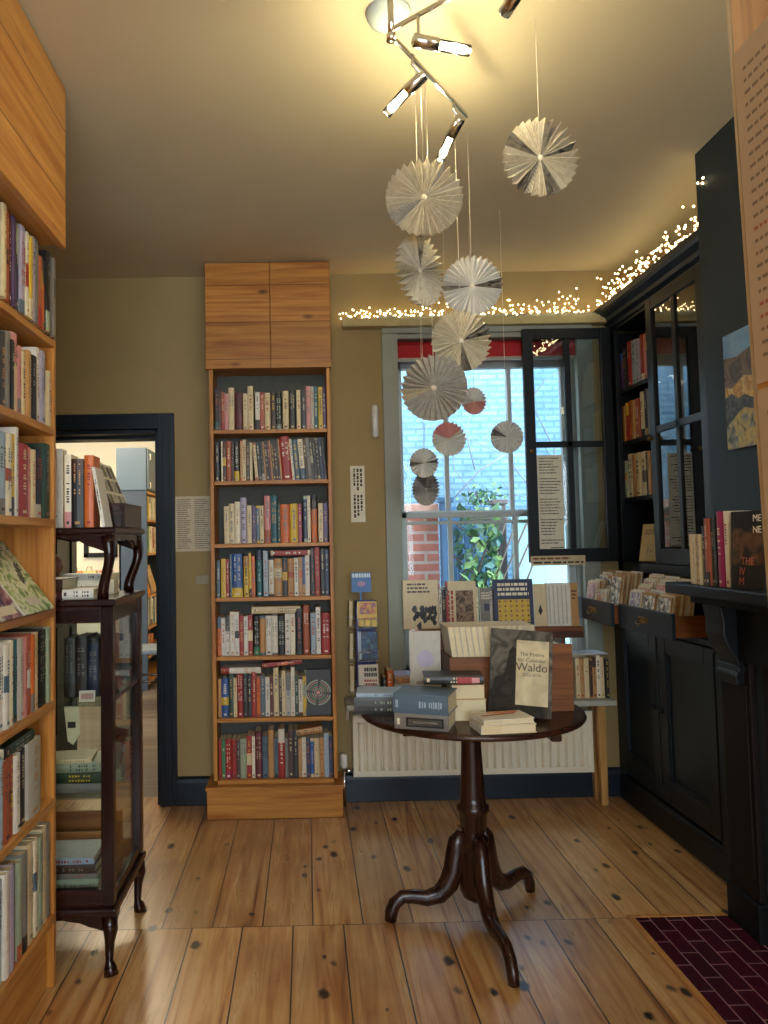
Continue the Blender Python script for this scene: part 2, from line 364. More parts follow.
# door casing (stepped moulding on three sides) and lining
b = MB()
def casing(b, x0, x1, z1, y, w):
    for k, (a, t) in enumerate(((w, .018), (w*.72, .028), (w*.3, .034))):
        b.box(x1, x1+a, y-t, y, 0, z1+a); b.box(x0-a, x0, y-t, y, 0, z1+a); b.box(x0, x1, y-t, y, z1, z1+a)
casing(b, DX0, DX1, DZ, YB, .085)
b.box(DX1-.02, DX1, YB, YB+.24, 0, DZ); b.box(DX0, DX0+.02, YB, YB+.24, 0, DZ); b.box(DX0, DX1, YB, YB+.24, DZ-.02, DZ)
b.box(DX1-.035, DX1-.02, YB+.1, YB+.22, 0, DZ-.02); b.box(DX0+.02, DX1-.02, YB+.1, YB+.22, DZ-.035, DZ-.02)
struct(b, 'door_1', M_navy, bevel=.002)
# ---------------------------------------------------------------- window: linings, sashes, panes, sill
W = thing('window_1', (WX0, YB, WZ0), kind='structure')
b = MB()
b.box(WX0, WX0+.025, YB-.012, YB+.24, WZ0, WZ1); b.box(WX1-.025, WX1, YB-.012, YB+.24, WZ0, WZ1); b.box(WX0, WX1, YB-.012, YB+.24, WZ1-.025, WZ1)
for x in (WX0, WX1-.065):          # architrave and folded shutter boxes
    b.box(x-.01, x+.075, YB-.022, YB, WZ0, WZ1+.06)
b.box(WX0-.01, WX1+.01, YB-.03, YB, WZ1, WZ1+.075); b.box(WX0-.03, WX1+.03, YB-.05, YB, WZ1+.075, WZ1+.09)
for x in (WX0+.025, WX1-.05):
    b.box(x, x+.025, YB+.02, YB+.09, WZ0+.05, WZ1-.05)
b.build('window_frame', M_jamb, W, bevel=.003)
SX0, SX1, SY = .515, 1.475, 4.21
def sash(b, x0, x1, z0, z1, y, st, bot, top, bars):
    b.box(x0, x0+st, y, y+.04, z0, z1); b.box(x1-st, x1, y, y+.04, z0, z1)
    b.box(x0, x1, y, y+.04, z0, z0+bot); b.box(x0, x1, y, y+.04, z1-top, z1)
    for x in bars: b.box(x-.012, x+.012, y+.004, y+.036, z0+bot, z1-top)
bars = (.793, 1.152)
b = MB(); sash(b, SX0, SX1, 1.478, 2.43, SY+.045, .035, .03, .13, bars); b.build('sash', M_frame, W, bevel=.003)
b = MB(); sash(b, SX0, SX1, .58, 1.50, SY, .04, .09, .032, bars); b.box(SX0+.04, SX1-.04, SY+.006, SY+.034, 1.432, 1.45); b.box(.9, 1.02, SY-.012, SY, 1.452, 1.464); b.build('sash', M_frame, W, bevel=.003)
b = MB(); b.box(SX0+.02, SX1-.02, SY+.06, SY+.064, 1.5, 2.42); b.build('pane', M_glass, W)
b = MB(); b.box(SX0+.02, SX1-.02, SY+.018, SY+.022, .6, 1.46); b.build('pane', M_glass, W)
b = MB(); b.box(WX0+.025, SX0, SY-.01, SY+.1, WZ0, WZ1); b.box(SX1, WX1-.025, SY-.01, SY+.1, WZ0, WZ1); b.box(SX0, SX1, SY-.01, SY+.1, WZ0, .58); b.box(SX0, SX1, SY-.01, SY+.1, 2.43, WZ1)
b.build('sash_box', M_frame, W, bevel=.002)
b = MB(); b.box(WX0, WX1, YB-.02, SY-.01, .512, .54); struct(b, 'trim_sill', plain('sill_paint', 'a9aba2', .5), bevel=.006)
# roller blind and pelmet batten
t = thing('roller_blind', (1.06, 4.13, 2.43), 'rolled-up red fabric blind at the top of the sash window', 'blind')
M_red = plain('red_fabric', 'a3121c', .75, var=.1, scale=60)
b = MB(); b.tube([(.47, 4.135, 2.398), (1.505, 4.135, 2.398)], .028, 14); b.box(.475, 1.50, 4.104, 4.108, 2.325, 2.40); b.build('fabric', M_red, t)
b = MB(); b.box(.455, 1.515, 4.098, 4.114, 2.312, 2.33); b.build('bottom_bar', plain('grey_bar', '9b9788', .4), t, bevel=.002)
b = MB(); b.box(.462, .472, 4.10, 4.165, 2.36, 2.44); b.box(1.507, 1.517, 4.10, 4.165, 2.36, 2.44); b.build('bracket', M_white, t)
b = MB(); b.box(.215, 1.655, 4.02, YB, 2.485, 2.53); struct(b, 'trim_pelmet', plain('pelmet_paint', 'b5a877', .6), bevel=.005)
# ================================================================== behind the window: yard
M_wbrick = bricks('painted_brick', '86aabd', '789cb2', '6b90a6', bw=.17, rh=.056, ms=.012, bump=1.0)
M_rbrick = bricks('red_brick', '9d6458', '8a5349', '9b8c86', bw=.22, rh=.075, ms=.012)
b = MB(); b.box(-.29, 4.6, 7.0, 7.2, -1, 4.6); struct(b, 'wall_yard', M_wbrick)
b = MB(); b.box(-.29, 4.6, 4.35, 7.0, -.3, -.25); struct(b, 'trim_yard_ground', plain('yard_paving', '8d9194', .8, var=.15, scale=4))
b = MB(); b.box(-.29, 4.6, 4.1, 4.31, H+.06, 4.2); struct(b, 'trim_parapet', M_rbrick)
t = thing('brick_pier', (.9, 6.0, -.25), 'red brick pier in the yard behind the left window panes', 'pier')
a0 = at(404, 512, Y=5.8); a1 = at(438, 512, Y=5.8)
b = MB(); b.box(a0.x-.25, a1.x, 5.8, 6.3, -.25, a0.z-.02); b.build('brickwork', M_rbrick, t)
b = MB(); b.box(a0.x-.3, a1.x, 5.76, 6.34, a0.z-.02, a0.z+.06); b.build('coping', plain('coping_stone', 'b98f80', .8, var=.1), t, bevel=.01)
a = at(446.5, 540, Y=5.7)
t = thing('gate_post', (a.x, 5.7, -.25), 'blue painted post beside the red brick pier in the yard', 'post')
b = MB(); b.box(a.x-.04, a.x+.045, 5.68, 5.76, -.25, 1.62); b.build('shaft', plain('blue_paint', '345473', .5, var=.1), t, bevel=.008)
b = MB(); b.box(a.x-.055, a.x+.06, 5.665, 5.775, 1.62, 1.66); b.build('cap', plain('blue_paint', '345473', .5), t, bevel=.008)
# blue door in the yard and the white gate panel
a0 = at(450, 512, Y=6.4); a1 = at(492, 575, Y=6.4)
t = thing('yard_gate', ((a0.x+a1.x)/2, 6.4, -.25), 'blue yard gate half hidden by green ivy', 'gate')
b = MB()
for k in range(6):
    x = a0.x+(a1.x-a0.x)*k/6; b.box(x+.004, x+(a1.x-a0.x)/6-.004, 6.4, 6.43, -.25, 1.62)
b.build('boards', plain('gate_blue', '406b90', .6, var=.15), t, bevel=.004)
b = MB(); b.box(a0.x, a1.x, 6.37, 6.4, 1.42, 1.52); b.box(a0.x, a1.x, 6.37, 6.4, .2, .3); b.build('rail', plain('gate_blue', '406b90', .6), t)
a = at(501, 540, Y=6.45)
t = thing('timber_post', (a.x, 6.45, -.25), 'brown timber post right of the ivy in the yard', 'post')
b = MB(); b.box(a.x-.05, a.x+.05, 6.45, 6.55, -.25, 1.63); b.build('shaft', plain('timber_brown', '5f5551', .8, var=.2), t, bevel=.006)
b = MB(); b.box(a.x-.065, a.x+.065, 6.435, 6.565, 1.63, 1.67); b.build('cap', plain('timber_brown', '5f5551', .8), t, bevel=.006)
a0 = at(512, 522, Y=6.3); a1 = at(600, 575, Y=6.3)
t = thing('yard_screen', (a0.x, 6.3, -.25), 'pale turquoise screen panel in the yard behind the right panes', 'screen')
b = MB(); b.box(a0.x, a1.x+.2, 6.3, 6.34, -.25, a0.z); b.build('panel', plain('turquoise_paint', '8cb6ba', .6, var=.05, scale=3), t)
b = MB(); b.box(a0.x-.02, a1.x+.2, 6.27, 6.36, a0.z, a0.z+.04); b.build('top_rail', plain('turquoise_rail', '76a0a8', .6), t, bevel=.006)
def leaves(mb, pts, size, mats_n, rnd):
    for p in pts:
        d = V((rnd.uniform(-1, 1), rnd.uniform(-1.2, .1), rnd.uniform(-.6, .8))).normalized(); u = d.orthogonal().normalized()
        u = Matrix.Rotation(rnd.uniform(0, 6.28), 3, d) @ u; w = d.cross(u); s = size*rnd.uniform(.6, 1.3)
        p = V(p)
        mb.add([p-u*s, p-u*.2*s+w*.55*s+d*.1*s, p+u*s, p-u*.2*s-w*.55*s+d*.1*s], [(0, 1, 2, 3)], rnd.randrange(mats_n))
GL = [plain('leaf_'+n, c, .5, var=.2) for n, c in (('dark', '284c2e'), ('mid', '48703f'), ('light', '799c5a'), ('blue', '356058'))]
a0 = at(456, 508, Y=6.1); a1 = at(500, 578, Y=6.1)
t = thing('climbing_ivy', ((a0.x+a1.x)/2, 6.1, -.25), 'green ivy climbing over a diagonal trellis in the yard', 'plant')
b = MB(); pts = []
for k in range(900):
    x = R_.uniform(a0.x, a1.x); z = R_.uniform(.1, a0.z)
    if R_.random() < .55 or (x-a0.x)/(a1.x-a0.x)+.35*math.sin(z*9) > .45: pts.append((x, 6.1+R_.uniform(-.12, .2), z))
leaves(b, pts, .05, 4, R_); b.build('foliage', GL, t, fix=False)
b = MB()
for k in range(7):
    x = a0.x+k*.09-.1; b.tube([(x, 6.16, -.25), (x+.05*math.sin(k), 6.15, .7), (x+.35, 6.14, 1.55)], .008, 6)
for k in range(5): b.tube([(a0.x-.05, 6.17, .4+.28*k), (a1.x, 6.17, .05+.28*k)], .007, 5)
b.build('stem', plain('stem_brown', '5a4c40', .8), t)
# small shrub and bare twigs against the white wall
a = at(487, 496, Y=6.7)
t = thing('yard_shrub', (a.x, 6.7, 1.5), 'small green shrub growing over the white brick wall', 'plant')
b = MB(); pts = [(a.x+R_.gauss(0, .10), 6.75+R_.gauss(0, .06), a.z+R_.gauss(-.02, .05)) for _ in range(120)]; leaves(b, pts, .028, 4, R_); b.build('foliage', GL, t, fix=False)
b = MB()
for k in range(6): b.tube([(a.x, 6.95, 1.45), (a.x+R_.uniform(-.1, .1), 6.8, a.z-.05), (a.x+R_.uniform(-.2, .2), 6.75, a.z+R_.uniform(0, .1))], .006, 5)
b.build('stem', MC['stem_brown'], t)
t = thing('bare_climber', (1.6, 6.9, 0), 'leafless twigs of a climber spread across the white brick wall', 'plant')
def twig(pts, n=6): return [tuple(at(u, v, Y=y)) for u, v, y in pts]
tw = [[(560, 560, 6.9), (540, 500, 6.9), (505, 455, 6.88), (470, 440, 6.9)], [(545, 510, 6.9), (555, 450, 6.88), (530, 400, 6.9), (500, 378, 6.9)], [(505, 455, 6.88), (480, 470, 6.9), (452, 500, 6.9)],
      [(530, 400, 6.88), (545, 380, 6.88), (560, 370, 6.9)], [(540, 500, 6.9), (515, 495, 6.9), (500, 480, 6.9)], [(470, 440, 6.9), (440, 425, 6.9), (415, 430, 6.9)], [(475, 470, 6.9), (465, 430, 6.9), (480, 395, 6.9)],
      [(560, 470, 6.9), (540, 440, 6.9), (525, 435, 6.9)], [(500, 520, 6.9), (470, 490, 6.9), (455, 470, 6.9), (450, 440, 6.9)], [(430, 470, 6.9), (445, 455, 6.9), (470, 450, 6.9)]]
b = MB()
b.tube([(2.2, 6.94, -.25), (2.25, 6.92, .6), tuple(at(560, 560, Y=6.9))], [.02, .018, .013], 8)
for k, q in enumerate(tw): b.tube(twig(q), [.012*(1-.25*i)*(1 if k < 3 else .6) for i in range(len(q))], 6)
b.build('branch', plain('twig_grey', '7d8590', .8), t)
# ================================================================== the room beyond the doorway
M_cream = plain('cream_paint', 'efe2c4', .8, var=.02, scale=3, spec=.2)
M_gfloor = wood('grey_laminate', '75675b', '54493f', 'X', .45, knots=False, gr=14, boards=('Y', .16))
b = MB(); b.box(-4.2, -.3, 4.22, 9.2, -.05, 0); struct(b, 'floor_far_room', M_gfloor)
b = MB(); b.box(-4.2, -.3, 4.345, 9.2, H-.1, H); struct(b, 'ceiling_far_room', M_cream)
b = MB(); b.box(-4.2, -.3, 8.6, 8.7, 0, H); struct(b, 'wall_far_back', M_cream)
b = MB(); b.box(-.55, -.4, 4.31, 8.6, 0, H); struct(b, 'wall_far_right', M_cream)
b = MB(); b.box(-4.2, -4.1, 4.31, 8.6, 0, H); struct(b, 'wall_far_left', M_cream)
M_slate2 = plain('blue_grey_paint', '46545f', .55, var=.05, scale=5)
M_slate3 = plain('blue_grey_dark', '2b353f', .55, var=.05, scale=5)
# tall bookcase with cupboard on top, its open front turned to the right
fy0, fy1 = 7.2, 8.55
fx1 = at(147, 560, Y=fy0).x; fx0 = at(119, 560, Y=fy0).x
t = thing('far_bookcase', ((fx0+fx1)/2, (fy0+fy1)/2, 0), 'tall blue-grey sided bookcase with pine shelves in the next room', 'bookcase')
zt = at(120, 448, Y=fy0).z; zc = at(141, 490, Y=fy0).z
fz = [.07, .31]+[at(148, v, Y=fy0).z for v in (628, 596, 553, 519)]
b = MB(); b.box(fx0, fx1, fy0, fy0+.025, 0, zc); b.box(fx0, fx1, fy1-.025, fy1, 0, zc); b.box(fx0, fx0+.02, fy0, fy1, 0, zc); b.build('carcass', M_slate3, t, bevel=.002)
for z in fz+[zc-.01]:
    b = MB(); b.box(fx0+.02, fx1+.006, fy0+.025, fy1-.025, z-.022, z); b.build('shelf', M_pineyv, t, bevel=.002)
b = MB(); b.box(fx0-.02, fx1, fy0-.01, fy1, zc, zt); b.build('cupboard', M_slate2, t, bevel=.003)
for k in range(2):
    b = MB(); b.box(fx1, fx1+.018, fy0+.01+k*.64, fy0+.63+k*.64, zc+.01, zt-.01); d = b.build('cupboard_door', plain('blue_grey_light', '5f6d78', .5), t, bevel=.003)
    for zz in (zt-.06, zc+.07):
        b = MB(); b.tube([(fx1+.018, fy0+.045+k*.64, zz), (fx1+.03, fy0+.045+k*.64, zz), (fx1+.03, fy0+.045+k*.64, zz-.05), (fx1+.018, fy0+.045+k*.64, zz-.05)], .006, 6); b.build('handle', M_white, d)
FARB = (fx1, fy0, fy1, fz, zc)
# framed picture, dark cupboard door and shelf of gourds on the far wall
a0 = at(84, 536, Y=8.57); a1 = at(117, 557, Y=8.57)
t = thing('framed_picture', ((a0.x+a1.x)/2, 8.58, a1.z), 'black framed white picture on the far cream wall beyond the doorway', 'picture')
b = MB(); w = .05; z0, z1 = a1.z, a0.z+.25
for q in ((a0.x, a1.x, z0, z0+w), (a0.x, a1.x, z1-w, z1), (a0.x, a0.x+w, z0, z1), (a1.x-w, a1.x, z0, z1)): b.box(q[0], q[1], 8.55, 8.6, q[2], q[3])
b.build('frame', M_black, t, bevel=.004)
b = MB(); b.box(a0.x+w, a1.x-w, 8.575, 8.6, z0+w, z1-w); b.build('print', mottled('pale_print', ['f2ead8', 'e6dcc6', 'd8cdb8'], 6), t)
# the navy door leaf, swung open into the next room
d = thing('door_2', (DX0+.03, YB+.24, 0), kind='structure')
MD = Matrix.Translation((DX0+.025, YB+.245, 0)) @ Matrix.Rotation(PI/2-.06, 4, 'Z')
b = MB(); b.box(0, .82, -.02, .02, .008, DZ-.03, 0, MD)
b.build('leaf', M_navy2, d, bevel=.003)
for z0, z1 in ((.2, .85), (1.02, 1.85)):
    for x0 in (.1, .45):
        b = MB()
        for q in ((x0, x0+.27, z0, z0+.02), (x0, x0+.27, z1-.02, z1), (x0, x0+.02, z0, z1), (x0+.25, x0+.27, z0, z1)): b.box(q[0], q[1], -.03, -.02, q[2], q[3], 0, MD)
        b.build('panel_moulding', M_navy2, d)
b = MB(); b.lathe([(.012, 0), (.01, .03), (.026, .045), (.026, .06), (.01, .07)], 14, 0, MD @ Matrix.Translation((.77, -.02, 1.02)) @ Matrix.Rotation(PI/2, 4, 'X')); b.build('door_knob', plain('china_white', 'd8d4c8', .3), d)
a = at(95, 583, Y=8.0)
t = thing('far_table', (a.x, 8.0, 0), 'pale low table against the far wall under the framed picture', 'table')
b = MB(); b.box(a.x-.62, a.x+.3, 7.65, 8.15, a.z-.04, a.z); b.build('tabletop', M_paper, t, bevel=.005)
for dx in (-.6, .24):
    for dy in (7.7, 8.06):
        b = MB(); b.box(a.x+dx, a.x+dx+.04, dy, dy+.04, 0, a.z-.04); b.build('leg', M_paper, t)
for k, (du, c, nm) in enumerate(((-.17, 'd9882e', 'orange'), (-.02, 'e8b25c', 'yellow'), (.14, 'c8642a', 'rust'))):
    t = thing('paper_gift_bag', (a.x+du, 7.9, a.z), nm+' paper gift bag on the far table beyond the doorway', 'bag', 'bags on the far table')
    b = MB(); b.prism([(-.06, 0), (.06, 0), (.068, .13), (-.066, .13)], -.035, .035, 'Y', 0, TR(a.x+du, 7.9, a.z)); b.build('bag_body', plain('bag_'+nm, c, .6), t, bevel=.004)
    b = MB(); b.tube([(a.x+du-.03, 7.865, a.z+.13), (a.x+du-.02, 7.865, a.z+.17), (a.x+du+.02, 7.865, a.z+.17), (a.x+du+.03, 7.865, a.z+.13)], .004, 6); b.build('handle', plain('bag_cord', '8a5a2a', .7), t)
# dark chair with grey seat standing in the next room
a = at(152, 690, Z=.0)
cx, cy = at(157, 647, Y=6.6).x, 6.6
t = thing('dining_chair', (cx, cy, 0), 'dark wooden chair with grey padded seat in the next room', 'chair')
b = MB(); b.prism([(-.2, -.2), (.2, -.22), (.18, .2), (-.18, .2)], .44, .485, 'Z', 0, TR(cx, cy, 0)); b.build('seat', plain('grey_seat', '5e666c', .7), t, bevel=.015)
for dy in (-.17, .17):
    b = MB(); b.tube([(cx-.18, cy+dy, .44), (cx-.185, cy+dy*1.03, 0)], [.02, .014], 8); b.build('leg', M_mahog, t)
    b = MB(); b.tube([(cx+.18, cy+dy, 0), (cx+.18, cy+dy, .45), (cx+.25, cy+dy, .93)], [.016, .02, .015], 8); b.build('leg', M_mahog, t)
b = MB()
for z in (.9, .7): b.box(cx+.2+(z-.44)*.1, cx+.22+(z-.44)*.1, cy-.18, cy+.18, z-.03, z+.02)
b.build('backrest', M_mahog, t, bevel=.005)
b = MB(); b.tube([(cx-.18, cy-.17, .22), (cx+.18, cy-.17, .22)], .009, 6); b.tube([(cx-.18, cy+.17, .22), (cx+.18, cy+.17, .22)], .009, 6); b.tube([(cx, cy-.17, .22), (cx, cy+.17, .22)], .009, 6); b.build('stretcher', M_mahog, t)
# ================================================================== books
COL = {'k': ('black', '1d1b1b'), 'n': ('navy', '22304f'), 'c': ('cream', 'd8c59a'), 'w': ('white', 'dcd6c8'), 'r': ('red', '9e2a22'), 'o': ('orange', 'cf6a2a'),
       'y': ('yellow', 'd6b336'), 'g': ('green', '3c7d56'), 'd': ('dark brown', '43291d'), 'b': ('blue', '2f5796'), 'l': ('light grey', 'b8b3a6'), 's': ('slate blue', '53697a'),
       'p': ('pink', 'cf8b86'), 'v': ('purple', '4d3a63'), 't': ('tan', 'b98a52'), 'm': ('maroon', '5f2327'), 'e': ('grey', '7b7770'), 'a': ('pale blue', '9fb2c2'),
       'f': ('dark green', '27402f'), 'i': ('ivory', 'e6dcc0'), 'h': ('charcoal', '38383a'), 'q': ('sage', '9aa58c'), 'x': ('terracotta', 'a9573b'), 'u': ('lavender', 'aba3b8'), 'z': ('teal', '23606a'), 'B': ('slate blue', '46527c'), 'j': ('magenta', '9c2c58')}
def bm_(k): return plain('book_'+COL[k][0].replace(' ', '_'), COL[k][1], .42, var=.07, scale=40)
M_pages = stripes('book_pages', 'dccda8', 'c4b189', 0, 700, .35, .85, 8)
M_pagesz = stripes('book_pages_flat', 'dccda8', 'bda980', 2, 500, .35, .85, 8)
DARK = set('knrgdbvmfhxzjs')
def inks(k, rnd):
    if k in 'knhdf': return rnd.choice('ceytlxqc')
    if k in DARK: return rnd.choice('citycwk')
    return rnd.choice('ehdserxt')
def book_mesh(w, d, h, k, acc, ink, rnd, hard=None, M=None, name=None, label=None, group=None, cat='book', face=None, flatpages=False):
    """upright book: spine on local -y, x thickness, z height"""
    hard = w > .026 if hard is None else hard
    name = name or ('hardback_book' if hard else 'paperback')
    t = .0022 if hard else .0012; ov = .0025 if hard else 0
    b = MB()
    b.box(-w/2, -w/2+t, .001, d, 0, h); b.box(w/2-t, w/2, .001, d, 0, h)
    # spine in bands
    r = rnd.random()
    if r < .4: bands = [(0, h, 0)]
    elif r < .6: q = rnd.uniform(.12, .3)*h; bands = [(0, q, 1), (q, h, 0)]
    elif r < .75: q = rnd.uniform(.55, .8)*h; bands = [(0, q, 0), (q, h, 1)]
    elif r < .9: q = rnd.uniform(.3, .5)*h; e = q+rnd.uniform(.15, .3)*h; bands = [(0, q, 0), (q, e, 1), (e, h, 0)]
    else: q = rnd.uniform(.04, .08)*h; bands = [(0, q, 1), (q, h-q, 0), (h-q, h, 1)]
    bul = min(.004, w*.12)*(1 if hard else .4)
    prof = [(-w/2, .002), (-w/2, 0), (-w*.3, -bul*.7), (0, -bul), (w*.3, -bul*.7), (w/2, 0), (w/2, .002)]
    for z0, z1, m in bands: b.prism([(x, y) for x, y in prof], z0, z1, 'Z', m)
    # title strokes down the spine, small mark near the foot
    z = h*rnd.uniform(.78, .93); zend = h*rnd.uniform(.25, .6); ww = w*rnd.uniform(.12, .26); y = -bul-.0006
    dbl = w > .028 and rnd.random() < .6; off = w*.2 if dbl else 0
    while z > zend:
        l = rnd.uniform(.003, .007)
        for sx in ((-off, off) if dbl else (0,)):
            if rnd.random() < .88:
                q = ww*(.55 if dbl else 1)*rnd.uniform(.6, 1); b.quad((sx-q, y, z-l), (sx+q, y, z-l), (sx+q, y, z), (sx-q, y, z), 2)
        z -= l+rnd.uniform(.002, .0045)
        if rnd.random() < .16: z -= .012
    if rnd.random() < .7:
        z = h*.05; q = w*.2; b.quad((-q, y, z), (q, y, z), (q, y, z+.009), (-q, y, z+.009), 2)
    o = b.build(name, [bm_(k), bm_(acc), bm_(ink)], M=M if M is not None else Matrix.Identity(4), fix=False)
    if label: tag(o, label, cat, group)
    p = MB(); p.box(-w/2+t, w/2-t, .002, d-.004-ov, ov, h-ov-.0005); p.build('pages', M_pagesz if flatpages else M_pages, o, M=Matrix.Identity(4), fix=False)
    return o
REG = []   # (object, colour, adjectives, shelf phrase, index)
ORD = ['first', 'second', 'third', 'fourth', 'fifth', 'sixth', 'seventh', 'eighth', 'ninth', 'tenth', 'eleventh', 'twelfth', 'thirteenth', 'fourteenth', 'fifteenth', 'sixteenth', 'seventeenth', 'eighteenth', 'nineteenth', 'twentieth',
       'twenty-first', 'twenty-second', 'twenty-third', 'twenty-fourth', 'twenty-fifth', 'twenty-sixth', 'twenty-seventh', 'twenty-eighth', 'twenty-ninth', 'thirtieth', 'thirty-first', 'thirty-second', 'thirty-third', 'thirty-fourth', 'thirty-fifth', 'thirty-sixth']
def book_row(spec, p0, dirv, length, rz, shelf, rnd, depth=(.13, .16), scale=None, end='left', lean_from=None, lean=0.0, group=None, zmax=.3, inset=.008):
    """stand books side by side from p0 along dirv; spec: 'k22x200' items = colour letter, thickness, height (mm) ; '_' a gap"""
    items = []
    for s in spec.split():
        if s[0] == '_': items.append(('_', float(s[1:]), 0, None)); continue
        k = s[0]; acc = None; q = s[1:]
        if q[0].isalpha(): acc = q[0]; q = q[1:]
        w, h = q.split('x'); items.append((k, float(w), float(h), acc))
    tot = sum(i[1] for i in items)
    sc = length/tot if scale is None else scale
    x = 0; row = []
    for n, (k, w, h, acc) in enumerate(items):
        w *= sc
        if k == '_': x += w; continue
        h = min(h/1000, zmax)
        lr = lean if lean_from is not None and n >= lean_from else 0
        ink = inks(k, rnd)
        acc2 = acc or rnd.choice([k, k, inks(k, rnd)])
        d = rnd.uniform(*depth)*(1.0 if h < .22 else 1.1)
        p = V(p0)+V(dirv)*(x+w/2)
        nrm = V(dirv).cross(V((0, 0, 1)))  # pointing out to the reader
        p = p-nrm*(inset+rnd.uniform(0, .01))
        ang = lr if lr else rnd.uniform(-.0015, .0015)
        M = Matrix.Translation(p) @ Matrix.Rotation(rz+rnd.uniform(-.003, .003), 4, 'Z') @ Matrix.Rotation(ang, 4, 'Y')
        if lr: M = M @ Matrix.Translation((0, 0, abs(math.sin(lr))*w/2))
        o = book_mesh(w*.955, d, h, k, acc2, ink, rnd, M=M)
        row.append([o, COL[k][0], w, h, lr]); x += w
    hm = sum(r[3] for r in row)/len(row)
    for i, r in enumerate(row):
        adj = []
        if r[4]: adj.append('leaning')
        if r[3] > hm+.014: adj.append('tall')
        elif r[3] < hm-.014: adj.append('short')
        if r[2] > .036: adj.append('thick')
        elif r[2] < .0125: adj.append('thin')
        L = row[i-1][1] if i else 'the end'; Rr = row[i+1][1] if i+1 < len(row) else 'the end'
        REG.append([r[0], r[1], ' '.join(adj), shelf, i, L, Rr, end, group or 'books on '+shelf])
    return row
def finish_labels():
    from collections import Counter
    def c0(e): return f"{e[2]+' ' if e[2] else ''}{e[1]} book on {e[3]}"
    def c1(e):
        if e[5] == 'the end' or e[6] == 'the end': return f"{e[2]+' ' if e[2] else ''}{e[1]} book at the end of {e[3]} beside a {e[6] if e[5] == 'the end' else e[5]} one"
        return f"{e[2]+' ' if e[2] else ''}{e[1]} book between {e[5]} and {e[6]} ones on {e[3]}"
    def c2(e): return f"{e[2]+' ' if e[2] else ''}{e[1]} book, {ORD[e[4]]} from the {e[7]}, on {e[3]}"
    n0 = Counter(c0(e) for e in REG); n1 = Counter(c1(e) for e in REG)
    for e in REG:
        l = c0(e) if n0[c0(e)] == 1 else c1(e)
        if n0[c0(e)] > 1 and (n1[c1(e)] > 1 or len(c1(e).split()) > 16): l = c2(e)
        w = l.split(); tag(e[0], ' '.join(w[:16]), 'book', e[8])
def cover_book(w, h, t, k, M, label, art=None, group=None, cat='book', name=None, spine='w', hard=True):
    """closed book with its front cover on local -y, base at z=0, spine on the -x side; art(mb) draws on the cover; returns object"""
    b = MB(); q = .0025 if hard else .0012; name = name or ('hardback_book' if hard else 'picture_book')
    b.box(-w/2, w/2, 0, q, 0, h); b.box(-w/2, w/2, t-q, t, 0, h); b.box(-w/2-.0008, -w/2+q, 0, t, 0, h, 1)
    o = b.build(name, [bm_(k) if isinstance(k, str) else k, bm_(spine)], M=M, bevel=.0006)
    tag(o, label, cat, group)
    p = MB(); p.box(-w/2+q, w/2-.003, q, t-q, .002, h-.002); p.build('pages', stripes('book_pages_deep', 'dccda8', 'c4b189', 1, 700, .35, .85, 8), o, M=Matrix.Identity(4))
    if art:
        for nm, mats, fn in art:
            a = MB(); fn(a, w, h); a.build(nm, mats, o, M=Matrix.Identity(4), fix=False)
    return o
def rect(m, x0, x1, z0, z1, y=-.0006):
    return lambda a, w, h: a.quad((x0*w-w/2, y, z0*h), (x1*w-w/2, y, z0*h), (x1*w-w/2, y, z1*h), (x0*w-w/2, y, z1*h), m)
def art_lines(x0, x1, z0, z1, n, y=-.0008, fill=.5, rag=.3, seed=1):
    return lambda a, w, h: textlines(a, x0*w-w/2, x1*w-w/2, z0*h, z1*h, n, y, 0, random.Random(seed), fill, None, rag)
# ================================================================== tall pine bookcase on the back wall
t = thing('tall_bookcase', (-.17, 3.98, 0), 'tall narrow pine bookcase with plank cupboard top against the khaki back wall', 'bookcase')
BX0, BX1, BY = -.478, .138, 3.88
bz = [at(270, v, Y=BY).z for v in (429, 480, 543, 597, 656, 718, 780)]
zcup = at(270, 368, Y=BY).z
b = MB(); b.box(BX0, BX0+.02, BY, YB-.02, .18, zcup); b.build('side_panel', M_pinev, t, bevel=.002)
b = MB(); b.box(BX1-.02, BX1, BY, YB-.02, .18, zcup); b.build('side_panel', M_pinev, t, bevel=.002)
b = MB(); b.box(BX0+.02, BX1-.02, YB-.028, YB-.02, .18, zcup); b.build('back_panel', plain('grey_green_back', '4e4f48', .7), t)
for z in bz:
    b = MB(); b.box(BX0+.02, BX1-.02, BY+.004, YB-.028, z-.02, z); b.build('shelf', M_pinex, t, bevel=.002)
b = MB(); b.box(BX0-.03, BX1+.022, BY-.03, YB-.02, 0, bz[-1]-.022); b.box(BX0-.036, BX1+.028, BY-.036, YB-.02, bz[-1]-.04, bz[-1]-.021); b.build('plinth', M_pine, t, bevel=.003)
b = MB(); b.box(BX0-.012, BX1+.007, BY, YB-.02, zcup, H-.004); b.build('cupboard', M_pinex, t, bevel=.002)
xm = at(270, 300, Y=BY).x
for x0, x1 in ((BX0-.012, xm-.002), (xm+.002, BX1+.007)):
    b = MB(); b.box(x0, x1, BY-.02, BY, zcup-.004, H-.012)
    b.build('cupboard_door', M_pine, t, bevel=.002)
SH = ["the back bookcase's "+q+' shelf' for q in ('top', 'second', 'third', 'fourth', 'fifth', 'sixth', 'bottom')]
